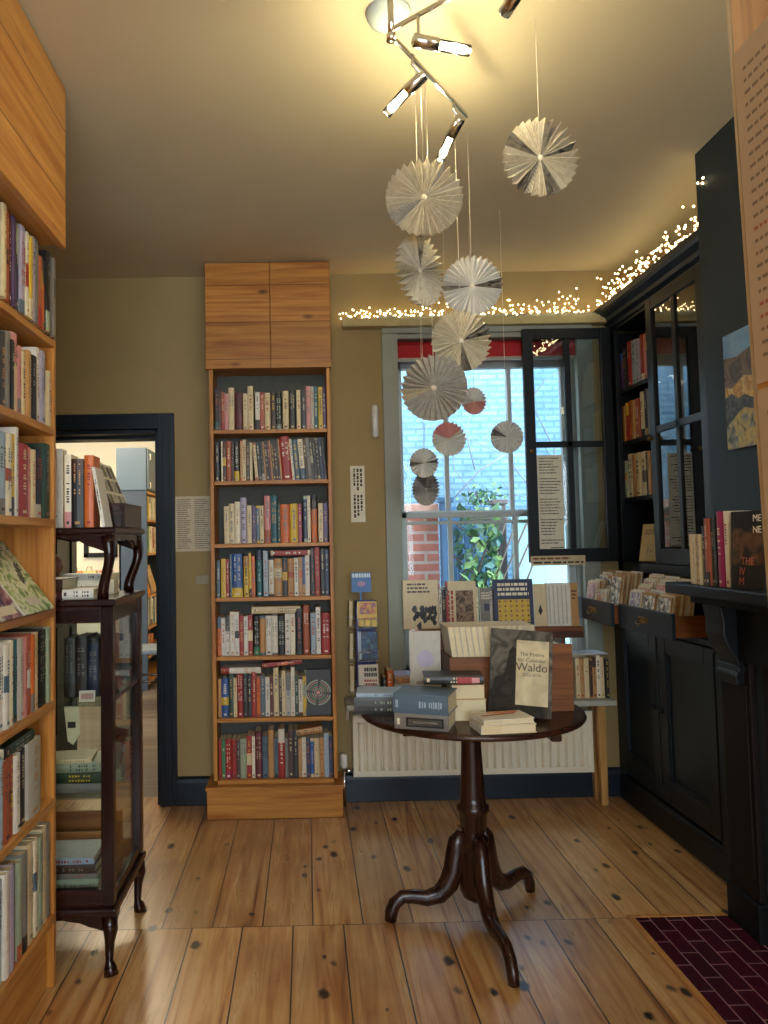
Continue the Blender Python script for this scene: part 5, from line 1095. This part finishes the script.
MR = Matrix(((0, 0, 1, 0), (0, 1, 0, 0), (-1, 0, 0, 0), (0, 0, 0, 1)))
def vtext(b, z0, z1, x0, x1, n):
    for i in range(n):
        x = x0+(x1-x0)*(i+.5)/n; z = z1
        ze = z0+(z1-z0)*rn.uniform(0, .3)
        while z > ze:
            l = rn.uniform(.006, .02); q = (x1-x0)/n*.28; b.quad((x-q, -.002, z-l), (x+q, -.002, z-l), (x+q, -.002, z), (x-q, -.002, z), 1); z -= l+.005
vtext(b, .165, .285, .012, .066, 3); vtext(b, .02, .145, .012, .066, 3)
tag(b.build('wall_sign', [plain('sign_white', 'dcd5c0', .7), M_ink], M=TR(.243, YB-.0005, 1.45)), 'narrow white sign with sideways lettering on the wall left of the window', 'sign')
t = thing('thermometer', (.38, YB, 1.89), 'white tube thermometer fixed on the wall left of the window', 'thermometer')
b = MB(); b.tube([(.38, YB-.018, 1.895), (.38, YB-.018, 1.905), (.38, YB-.018, 2.06), (.38, YB-.018, 2.072)], [.008, .019, .019, .012], 12); b.build('tube', plain('thermo_white', 'd6d6d2', .3), t)
b = MB(); b.box(.368, .392, YB-.006, YB, 1.9, 2.075); b.box(.372, .388, YB-.018, YB, 1.985, 1.995); b.build('mount', plain('thermo_grey', 'a9aaa4', .4), t, bevel=.002)
# ================================================================== round tripod table
TX, TY, TZ, TR_ = .585, 2.83, .74, .40
t = thing('tripod_table', (TX, TY, 0), 'round dark oak tilt-top table on turned pedestal with three splayed feet', 'table')
b = MB(); b.lathe([(.02, TZ-.026), (TR_-.03, TZ-.026), (TR_-.006, TZ-.02), (TR_, TZ-.012), (TR_-.004, TZ-.002), (TR_-.012, TZ), (.02, TZ)], 64, 0, None, (TX, TY)); b.build('tabletop', M_oak, t)
b = MB(); b.box(TX-.27, TX-.235+.0, TY-.19, TY+.2, TZ-.05, TZ-.026); b.box(TX+.2, TX+.235, TY-.3, TY+.28, TZ-.05, TZ-.026); b.box(TX-.07, TX+.07, TY-.07, TY+.07, TZ-.055, TZ-.026); b.build('bearer', M_oak, t, bevel=.006)
b = MB(); b.lathe([(.03, .70), (.055, .695), (.05, .675), (.036, .66), (.036, .6), (.044, .43), (.047, .405), (.057, .395), (.058, .38), (.05, .368), (.047, .32), (.037, .292), (.05, .28), (.053, .266), (.042, .252), (.052, .24), (.055, .225), (.055, .10), (.045, .075), (.02, .06), (.006, .05)], 28, 0, None, (TX, TY)); b.build('pedestal', M_oakz, t)
fc = [at(388, 921, Z=0), at(532, 890, Z=0), at(515, 988, Z=0)]
for f in fc:
    d = V((f.x-TX, f.y-TY, 0)); L = d.length; d.normalize(); b = MB()
    pr = [(.04, .285, .014), (.052, .288, .026), (.068, .268, .034), (.078, .225, .036), (.09, .17, .036), (.115, .12, .034), (.155, .085, .030), (.21, .074, .026), (.265, .082, .023), (.312, .082, .022), (.345, .06, .022), (.36, .03, .022), (.364, .001, .020)]
    k = L/.375
    b.tube([(TX+d.x*r*k, TY+d.y*r*k, z) for r, z, _ in pr], [q*1.08 for _, _, q in pr], 12, flat=.8); b.build('leg', M_oakz, t)
# wooden book box with white booklets
t = thing('book_box', (.71, 2.85, TZ), 'open wooden box of white booklets at the back of the round table', 'box')
qx0, qx1, qy0, qy1 = .50, .935, 2.745, 2.95
b = MB(); b.box(qx0, qx1, qy0, qy0+.012, TZ, TZ+.195); b.box(.76, qx1, qy0-.003, qy0+.012, TZ+.0, TZ+.235); b.build('front_board', M_box, t, bevel=.002)
b = MB(); b.box(qx0, qx1, qy1-.012, qy1, TZ, TZ+.235); b.build('back_board', M_boxd, t, bevel=.002)
for x in (qx0, qx1-.012):
    b = MB(); b.box(x, x+.012, qy0+.012, qy1-.012, TZ, TZ+.195); b.build('end_board', M_boxd, t, bevel=.002)
b = MB(); b.box(qx0+.012, qx1-.012, qy0+.012, qy1-.012, TZ, TZ+.012); b.build('box_base', M_boxd, t)
for k in range(15):
    x = .548+k*.0208
    o = book_mesh(.0195, .165, .288, 'w', 'w', 'l', random.Random(3), hard=False, name='booklet', M=Matrix.Translation((x, qy1-.016, TZ+.0125+.0015)) @ Matrix.Rotation(PI, 4, 'Z') @ Matrix.Rotation(.13, 4, 'Y'))
    tag(o, 'identical white booklet in the row standing in the wooden box on the round table', 'booklet', 'identical white booklets in the box')
tag(book_mesh(.03, .14, .22, 'n', 'z', 'a', R_, M=TR(.895, qy0+.03, TZ+.0125)), 'navy book standing at the right end of the wooden booklet box', 'book')
# the big calendar book leaning on the box
a0 = at(491, 716, Y=2.60); a1 = at(546, 720, Y=2.60)
wv, hv = .205, .288
M = Matrix.Translation(((a0.x+a1.x)/2+.012, 2.628, TZ+.013)) @ Matrix.Rotation(-.2, 4, 'Z') @ Matrix.Rotation(-.17, 4, 'X') @ Matrix.Rotation(.07, 4, 'Y')
dark = mottled('stormy_print', ['4f4a43', '696256', '3a3630', '7a7365'], 14, .8)
def rock(a, w, h):
    P = [(-.5, 0), (.44, 0), (.44, .16), (-.08, .2), (-.06, .75), (-.13, .81), (-.2, .74), (-.24, .55), (-.3, .46), (-.42, .42), (-.46, .3), (-.5, .28)]
    a.add([(x*w, -.0007, z*h) for x, z in P], [tuple(range(len(P)))], 0)
o = cover_book(wv, hv, .022, dark, M, 'large dark calendar book titled Waldo leaning on the wooden box', art=[('rock_picture', [mottled('rock_print', ['16120e', '2e261d', '1f1a14', '40372b'], 18, .8)], rock), ('cover_panel', [mottled('panel_print', ['c2ae7c', 'b3a27a', 'cdbd90', '9c957c'], 10, .5)], rect(0, .42, .94, .13, .88, -.0009))], spine='k')
M_tink = plain('title_ink', '3a2c1e', .6)
for body, s, z in (('The Poems', .018, .70), ('for Calendar', .018, .63), ('Waldo', .038, .525), ('2023-2024', .014, .465)):
    text_part('title', body, s, M_tink, o, Matrix.Translation((.035, -.0014, hv*z)) @ Matrix.Rotation(PI/2, 4, 'X'))
# grey upright book, thick cream books, black and red book
cover_book(.115, .268, .034, 'l', Matrix.Translation((.438, 2.905, TZ+.001)) @ Matrix.Rotation(-.2, 4, 'Z') @ Matrix.Rotation(-.04, 4, 'X'), 'pale grey book with faint circle standing upright at back left of round table', art=[('faint_emblem', [bm_('u')], lambda a, w, h: a.add([(w*.28*math.cos(q*.4), -.0008, h*.62+w*.28*math.sin(q*.4)) for q in range(16)], [tuple(range(16))], 0)), ('title', [bm_('e')], art_lines(.2, .85, .25, .34, 1, seed=31))], spine='w')
GT = 'books on the round table'
def flatb(k, w, d, h, x, y, z, rz, lab, acc=None, ink=None, art=()):
    """lying book: spine to the reader, w thick, h along x, d deep"""
    o = book_mesh(w, d, h, k, acc or k, ink or inks(k, R_), R_, hard=w > .028, M=Matrix.Translation((x, y, z+w/2)) @ Matrix.Rotation(rz, 4, 'Z') @ Matrix.Translation((-h/2, 0, 0)) @ Matrix.Rotation(PI/2, 4, 'Y'))
    for nm, c, x0, x1, z0, z1 in art:
        b = MB(); b.quad((x0*w, -.0062, z0*h), (x1*w, -.0062, z0*h), (x1*w, -.0062, z1*h), (x0*w, -.0062, z1*h)); b.build(nm, bm_(c), o, M=Matrix.Identity(4), fix=False)
    tag(o, lab, 'book', GT); return o
def flatp(k, w, d, h, x, y, z, rz, lab, art=None):
    """lying book with its page edges to the reader, front cover up"""
    o = cover_book(d, h, w, k, Matrix.Translation((x, y, z+w)) @ Matrix.Rotation(rz, 4, 'Z') @ Matrix.Translation((0, -h/2, 0)) @ Matrix.Rotation(-PI/2, 4, 'X'), lab, art=art, group=GT)
    return o
flatp('c', .07, .115, .10, .543, 2.684, TZ+.0005, .03, 'thick cream book with page edges facing front in the middle of the round table')
flatp('t', .05, .112, .098, .542, 2.684, TZ+.071, .0, 'thick tan book on the thick cream one, middle of the round table')
flatb('k', .03, .10, .2, .492, 2.635, TZ+.122, -.1, 'black and red book lying on the thick books, middle of the round table', 'k', 'c', (('spine_picture', 'r', -.35, .35, .55, .8), ('spine_picture', 'p', -.3, .3, .8, .93)))
flatb('h', .06, .12, .19, .255, 2.755, TZ+.0005, -.12, 'black book at the bottom of the left pile on the round table', 'k')
flatb('a', .014, .12, .2, .268, 2.75, TZ+.061, -.1, 'thin pale blue book on the black book, left of the round table', 'a')
flatb('e', .05, .15, .176, .362, 2.52, TZ+.0005, -.36, 'silver grey book with framed label under the navy book on the round table', 'e', 'i', (('spine_label', 'k', -.3, .3, .22, .92), ('spine_label', 'e', -.2, .2, .26, .88), ('spine_title', 'i', -.07, .07, .35, .8)))
o = flatb('B', .062, .15, .182, .360, 2.52, TZ+.051, -.39, 'thick slate blue book on top of the silver grey one, round table', 'B', 'a')
flatp('c', .028, .18, .12, .622, 2.51, TZ+.0005, .1, 'cream paperback lying lowest at the front edge of the round table')
def redc(a, w, h):
    a.quad((-.42*w, -.0006, .45*h), (.3*w, -.0006, .6*h), (.3*w, -.0006, .72*h), (-.42*w, -.0006, .56*h), 0)
flatp('w', .016, .17, .112, .622, 2.512, TZ+.029, .17, 'white and red covered paperback on top at the front edge of the round table', art=[('cover_picture', [bm_('r')], redc), ('cover_tint', [mottled('warm_tint', ['e6cfa4', 'd98c5a', 'ead9bc'], 12, .5)], rect(0, .3, .9, .72, .95))])
# black framed label on the silver book is its printed spine; small leaflet at the right edge of the table
b = MB(); b.box(-.05, .05, 0, .09, 0, .012); b.box(-.05, .05, -.002, .09, .012, .014, 1); b.box(-.05, .05, -.002, .09, -.001, 0.0, 1)
tag(b.build('notebook', [M_paper, plain('notebook_blue', '7f97ac', .4)], M=TR(.93, 2.90, TZ+.0015+.0, -.3)), 'small blue-white notebook lying near the right edge of the round table', 'notebook') if False else None
# ================================================================== paper rosettes on strings
M_news = [stripes('newsprint', 'cbc1a8', 'aea58d', 0, 260, .45, .85, 60), plain('newsprint_plain', 'd0c7b0', .85), mottled('newsprint_photo', ['3c3833', '6b645a', '8d8678', '2c2926'], 26, .8), stripes('newsprint_grey', 'b3aea2', '98938a', 2, 240, .45, .85, 60), plain('newsprint_pink', 'c9908a', .8), plain('newsprint_white', 'd2d0ca', .85)]
def rosette(u, v, Yd, rpx, turn, nod, tint, top, lab, seed, dark=(), notch=()):
    c = at(u, v, Y=Yd); r = rpx*Yd/FOC*1.0
    rn = random.Random(seed); n = 30 if r > .075 else 24
    M = Matrix.Translation(c) @ Matrix.Rotation(turn, 4, 'Z') @ Matrix.Rotation(nod, 4, 'X') 
    b = MB(); dp = r*.14
    for k in range(2*n):
        a0, a1 = PI*k/n, PI*(k+1)/n
        def P(a, odd, rr):
            q = 1-.035*odd
            return (rr*q*math.cos(a), (dp if odd else -dp)*(.12+.88*rr/r), rr*q*math.sin(a))
        seg = k/(2*n)
        m = tint
        for s0, s1, mm in dark:
            if s0 <= seg < s1: m = mm
        R1 = r
        for s0, s1, f in notch:
            if s0 <= seg < s1: R1 = r*f*(1+.12*(k % 2))
        if m == tint and rn.random() < .22: m = 1 if tint == 0 else tint
        o = k % 2
        b.add([P(a0, o, r*.06), P(a0, o, R1*.55), P(a0, o, R1), P(a1, 1-o, R1), P(a1, 1-o, R1*.55), P(a1, 1-o, r*.06)], [(0, 1, 4, 5), (1, 2, 3, 4)], m)
    o = b.build('paper_rosette', M_news, M=M, fix=False); sd = o.modifiers.new('thick', 'SOLIDIFY'); sd.thickness = .0006
    tag(o, lab, 'paper rosette', 'folded newspaper rosettes hanging on strings')
    Li = M.inverted()
    b = MB(); b.lathe([(r*.02, -dp*.35), (r*.075, -dp*.3), (r*.075, dp*.3), (r*.02, dp*.35)], 12, 0, Matrix.Rotation(PI/2, 4, 'X')); b.build('centre_disc', M_news[1], o, M=Matrix.Identity(4))
    b = MB(); b.tube([Li @ (c+V((0, 0, r*.92))), Li @ V((c.x, c.y, top))], .0011, 5); b.build('string', plain('white_string', 'd8cfb8', .8), o, M=Matrix.Identity(4))
HC = H-.001
rosette(540, 158, 2.05, 40, .12, .05, 0, HC, 'rosette hanging alone at right under the ceiling, with dark photo folds', 1, dark=((.02, .06, 2), (.16, .22, 2), (.40, .45, 2), (.62, .68, 2), (.78, .84, 2)), notch=((.1, .2, .93),))
rosette(424, 198, 2.05, 40, -.05, .0, 0, 2.638, 'topmost rosette of the column, just under the lowest spotlight', 2, dark=((.55, .62, 3), (.12, .16, 3)))
rosette(420, 271, 2.2, 36, .74, .0, 0, HC, 'rosette turned partly edge-on below the topmost one', 3, dark=((.23, .27, 2),))
rosette(472, 286, 2.6, 30.5, -.1, .05, 5, HC, 'pale rosette right of the edge-on one, with a dark printed band', 4, dark=((.98, 1, 2), (0, .03, 2), (.47, .51, 2)))
rosette(461, 341, 2.45, 31.5, .15, .05, 0, HC, 'rosette with torn black-printed corner in front of the red blind', 5, dark=((.02, .1, 2), (.75, .79, 2)), notch=((.04, .1, .9),))
rosette(434, 388, 2.35, 34, -.35, .0, 3, HC, 'large grey rosette in front of the upper left window panes', 6, dark=((.5, .56, 0),))
rosette(474, 401, 3.4, 14, .3, .05, 5, HC, 'tiny rosette with pinkish lower half beside the large grey one', 7, dark=((.55, .98, 4),))
rosette(449, 439, 3.3, 17.5, .1, -.05, 5, HC, 'small rosette with a pink upper fan in the window', 8, dark=((.1, .42, 4),))
rosette(507, 437, 3.3, 16.5, -.1, .0, 5, HC, 'small white rosette hanging rightmost in the window', 9, dark=((.38, .46, 2),))
rosette(424, 463, 3.4, 15, .15, .0, 5, HC, 'small white rosette with dark printed side folds, left in the window', 10, dark=((.0, .03, 2), (.46, .53, 2)))
rosette(426, 489, 3.55, 17, .5, .05, 3, HC, 'lowest small grey rosette, partly behind the one above it', 11, dark=((.05, .4, 2),))
# ================================================================== ceiling track light
rc = at(388, 12, Z=H)
t = thing('track_light', (rc.x, rc.y, H), 'chrome track light with zigzag bars and glass tube spots on the ceiling', 'ceiling light')
b = MB(); b.lathe([(.004, H-.042), (.03, H-.040), (.052, H-.026), (.06, H-.01), (.062, H-.0005)], 32, 0, None, (rc.x, rc.y)); b.build('ceiling_rose', plain('rose_glass', 'c3d2d0', .2), t)
bz0 = 2.665
J = at(391, 30, Z=bz0); E2 = at(467, 116, Z=bz0-.005); E1 = at(445, 0, Z=bz0+.004); E1 = J+(E1-J)*2.6
b = MB(); b.tube([(J.x, J.y, H-.03), (J.x, J.y, bz0-.02)], .008, 12); b.tube([(J.x, J.y, bz0-.03), (J.x, J.y, bz0-.012)], .013, 12); b.build('stem', M_chrome, t)
for p, q in ((J, E1), (J+V((0, 0, -.014)), E2)):
    b = MB(); d = (q-p).normalized(); nrm = d.cross(V((0, 0, 1))).normalized()*.003; z = V((0, 0, .0065)); vs = []
    for e in (p, q): vs += [e+nrm+z, e-nrm+z, e-nrm-z, e+nrm-z]
    b.add(vs, [(0, 1, 2, 3), (7, 6, 5, 4), (0, 4, 5, 1), (1, 5, 6, 2), (2, 6, 7, 3), (3, 7, 4, 0)], 0); b.build('bar', M_chrome, t, bevel=.001)
M_tube = emit('lamp_glow', 'fff2d0', 7.0)
M_tglass = glass('lamp_glass', (.97, .98, .97), f=1.0)
LAMPS = []
def spot(att, s, e1, e2):
    s, e1, e2, att = V(s), V(e1), V(e2), V(att)
    b = MB(); b.tube([att, att+V((0, 0, -.03)), s+(e1-s)*.25+V((0, 0, .016)), s+(e1-s)*.25], .004, 8); b.build('bracket', M_chrome, t)
    b = MB(); L = (e1-s); d = L.normalized(); b.tube([s, s+d*.002, e1-d*.002, e1], [.013, .0165, .0165, .0155], 16); h = b.build('spotlight', M_chrome, t)
    b = MB(); b.tube([e1-d*.004, e2-d*.014], .0095, 12); b.build('lit_tube', M_tube, h, M=WM[h.name].inverted())
    b = MB(); b.tube([e1, e2-d*.002, e2], [.0145, .0145, .012], 16); b.build('glass_tube', M_tglass, h, M=WM[h.name].inverted())
    LAMPS.append((e1+(e2-e1)*.6, d))
zs = 2.60
spot(at(418, 14, Z=bz0), at(413, 40, Z=zs), at(438, 45, Z=zs-.003), at(470, 51, Z=zs-.006))
spot(at(412, 54, Z=bz0-.014), at(425, 74, Z=zs), at(406, 92, Z=zs-.03), at(386, 114, Z=zs-.06))
spot(at(453, 100, Z=bz0-.014), at(461, 117, Z=zs), at(451, 136, Z=zs-.03), at(440, 160, Z=zs-.065))
spot(J+(E1-J)*.93, at(530, -28, Z=zs+.02), at(504, 13, Z=zs-.02), at(496, 26, Z=zs-.04)) if False else None
p0 = at(522, -14, Z=zs); p1 = at(504, 14, Z=zs-.02)
b = MB(); d = (p0-p1).normalized(); b.tube([p1, p1+d*.002, p0], [.014, .0165, .0165], 16); h = b.build('spotlight', M_chrome, t)
b = MB(); b.tube([p0+V((0, 0, .01)), p0+V((0, 0, .05)), J+(E1-J)*.95], .004, 8); b.build('bracket', M_chrome, t)
b = MB(); b.tube([p0-d*.004, p0+d*.06], .0095, 12); b.build('lit_tube', M_tube, h, M=WM[h.name].inverted())
LAMPS.append((p0+d*.05, d))
# ================================================================== fairy lights
M_fairy = emit('fairy_bulb', 'ffe2a8', 10.0)
M_fwire = plain('copper_wire', 'a8743a', .4, .6)
def fairy(name, lab, path, n, spread, seed, rise, br):
    rn = random.Random(seed); t = thing(name, path[0], lab, 'fairy lights')
    path = [V(p) for p in path]; ls = [(path[i+1]-path[i]).length for i in range(len(path)-1)]; T = sum(ls)
    def pt(s):
        s *= T
        for i, l in enumerate(ls):
            if s <= l or i == len(ls)-1: return path[i].lerp(path[i+1], min(1, s/l))
            s -= l
    pts = []
    for i in range(n):
        s = (i+rn.random())/n; p = pt(s); d = spread(s)
        pts.append((s, p+V((rn.gauss(0, d[0]), rn.gauss(0, d[1]), abs(rn.gauss(0, d[2])) if rise else rn.gauss(0, d[2])))))
    wires = MB(); run = [p for _, p in pts[::3]]; wires.tube(run, .0011, 4)
    for s, p in pts[1::2]: wires.tube([pt(s), pt(s).lerp(p, .6)+V((0, 0, .006)), p], .0009, 4)
    wires.build('wire', M_fwire, t)
    rest = MB(); src = None
    order = list(range(n)); rn.shuffle(order)
    for j, i in enumerate(order):
        p = pts[i][1]
        if j < 100:
            if src is None:
                b = MB(); b.ball((0, 0, 0), br, 0, 8, 5); src = b.build('bulb', M_fairy, t, M=Matrix.Translation(p-path[0]))
            else:
                o = src.copy(); C.objects.link(o); o.parent = t; o.matrix_basis = Matrix.Translation(p-path[0])
        else: rest.ball(tuple(p), br, 0, 6, 4)
    if n > 100: o = rest.build('bulb', M_fairy, t, kind='stuff')
fairy('fairy_lights', 'string of warm fairy lights along the pelmet above the window', [(.22, 4.04, 2.538), (.9, 4.04, 2.538), (1.53, 4.04, 2.54)], 230, lambda s: (.02, .012, .018+.03*s), 3, True, .0038)
fairy('fairy_lights', 'tangle of warm fairy lights heaped on the navy bookcase cornice', [(1.60, 4.05, 2.572), (1.62, 3.5, 2.572), (1.62, 2.92, 2.574), (1.56, 2.85, 2.60), (1.488, 2.78, 2.655)], 260, lambda s: (.028 if s < .85 else .012, .02, .05 if s < .8 else .04), 4, True, .0043)
# ================================================================== pine panel close on the right with notices
PX = .60; PY1 = .995
PLEAN = Matrix.Translation((PX-.002, 0, EYE)) @ Matrix.Rotation(-.019, 4, 'Y') @ Matrix.Translation((-PX, 0, -EYE))
t = thing('bookcase_end_panel', (.62, .7, 0), 'pine bookcase end panel close by at the right edge', 'panel')
b = MB(); b.box(PX, PX+.03, .3, PY1, .012, H-.012, 0, PLEAN); b.build('panel_board', M_pinev, t, bevel=.003)
b = MB(); b.box(PX, PX+.034, PY1+.0005, PY1+.010, .012, H-.012, 0, PLEAN); b.build('edge_strip', plain('edge_tan', 'b39a74', .6), t, bevel=.002)
M_np = plain('pinned_paper', 'b59a7c', .8, var=.06, scale=5)
def pinned(z0, z1, y0, lab, seed, n, red):
    rn = random.Random(seed); b = MB(); w = PY1-.002-y0; h = z1-z0
    MM = PLEAN @ Matrix.Translation((PX-.0005, PY1-.002, z0)) @ Matrix.Rotation(-PI/2, 4, 'Z')
    b.box(0, w, -.0012, 0, 0, h)
    for i in range(n):
        z = h-.03-(h-.05)*i/n; x = .02; m = 2 if i in red else 1
        while x < w-.02-.08*rn.random():
            l = rn.uniform(.005, .014); b.quad((x, -.0016, z-.0045), (x+l, -.0016, z-.0045), (x+l, -.0016, z), (x, -.0016, z), m); x += l+.0035
    tag(b.build('paper_notice', [M_np, plain('brown_print', '7d6650', .8), plain('red_print_ink', 'a05444', .8)], M=MM), lab, 'notice')
zA = at(736, 56, Y=PY1, ).z; zB = at(752, 388, Y=PY1).z
pinned(zB+.004, zA, .62, 'upper printed notice pinned on the pine panel at right edge', 41, 24, (13, 19, 20))
pinned(zB-.36, zB-.004, .62, 'lower printed notice pinned on the pine panel at right edge', 42, 18, ())
# ================================================================== light
finish_labels()
def area(name, loc, rot, sx, sy, e, c, spread=PI):
    l = bpy.data.lights.new(name, 'AREA'); l.shape = 'RECTANGLE'; l.size = sx; l.size_y = sy; l.energy = e; l.color = c; l.spread = spread
    o = bpy.data.objects.new(name, l); C.objects.link(o); o.location = loc; o.rotation_euler = rot; return o
def point(name, loc, e, c, r=.02):
    l = bpy.data.lights.new(name, 'POINT'); l.energy = e; l.color = c; l.shadow_soft_size = r
    o = bpy.data.objects.new(name, l); C.objects.link(o); o.location = loc; return o
WARM = (1, .84, .50)
for p, d in LAMPS: point('spot_lamp', p, 8.0, WARM, .016)
w = bpy.data.worlds.new('sky'); SC.world = w; w.use_nodes = True; n = w.node_tree; bg = n.nodes['Background']
tc = n.nodes.new('ShaderNodeTexCoord'); sx = n.nodes.new('ShaderNodeSeparateXYZ'); rp = n.nodes.new('ShaderNodeValToRGB'); n.links.new(tc.outputs['Generated'], sx.inputs[0]); n.links.new(sx.outputs[2], rp.inputs[0])
rp.color_ramp.elements[0].position = 0; rp.color_ramp.elements[0].color = (.75, .88, 1, 1); rp.color_ramp.elements[1].color = (.62, .80, 1, 1); n.links.new(rp.outputs[0], bg.inputs[0]); bg.inputs[1].default_value = 6.4
for nm, loc, rot, sx_, sy_ in (('window_portal', (1.07, 4.34, 1.5), (PI/2, 0, PI), 1.2, 1.9),):
    l = area(nm, loc, (-PI/2, 0, 0), sx_, sy_, 1, (1, 1, 1)); l.data.cycles.is_portal = True
area('rear_fill_light', (.3, -2.24, 1.6), (PI/2, 0, 0), 2.3, 1.6, 19, (1, .94, .84))  # unseen area light behind the camera, added as fill for the room
area('overhead_fill_light', (.25, -.5, H-.03), (0, 0, 0), .5, .5, 7, WARM)  # warm fill added under the ceiling behind the camera, no fitting there
area('far_room_lamp', (-2.0, 6.6, H-.13), (0, 0, 0), 1.2, 1.2, 48, (1, .84, .6))
area('far_room_lamp', (-1.9, 5.0, H-.13), (0, 0, 0), .5, .5, 8, (1, .84, .6))
vs = SC.view_settings; vs.view_transform = 'Standard'; vs.look = 'None'; vs.exposure = .6; vs.gamma = 1; vs.use_curve_mapping = False
SC.cycles.max_bounces = 8; SC.cycles.transparent_max_bounces = 16; SC.cycles.sample_clamp_indirect = 4; SC.cycles.caustics_reflective = False; SC.cycles.caustics_refractive = False
SC.cycles.use_denoising = True
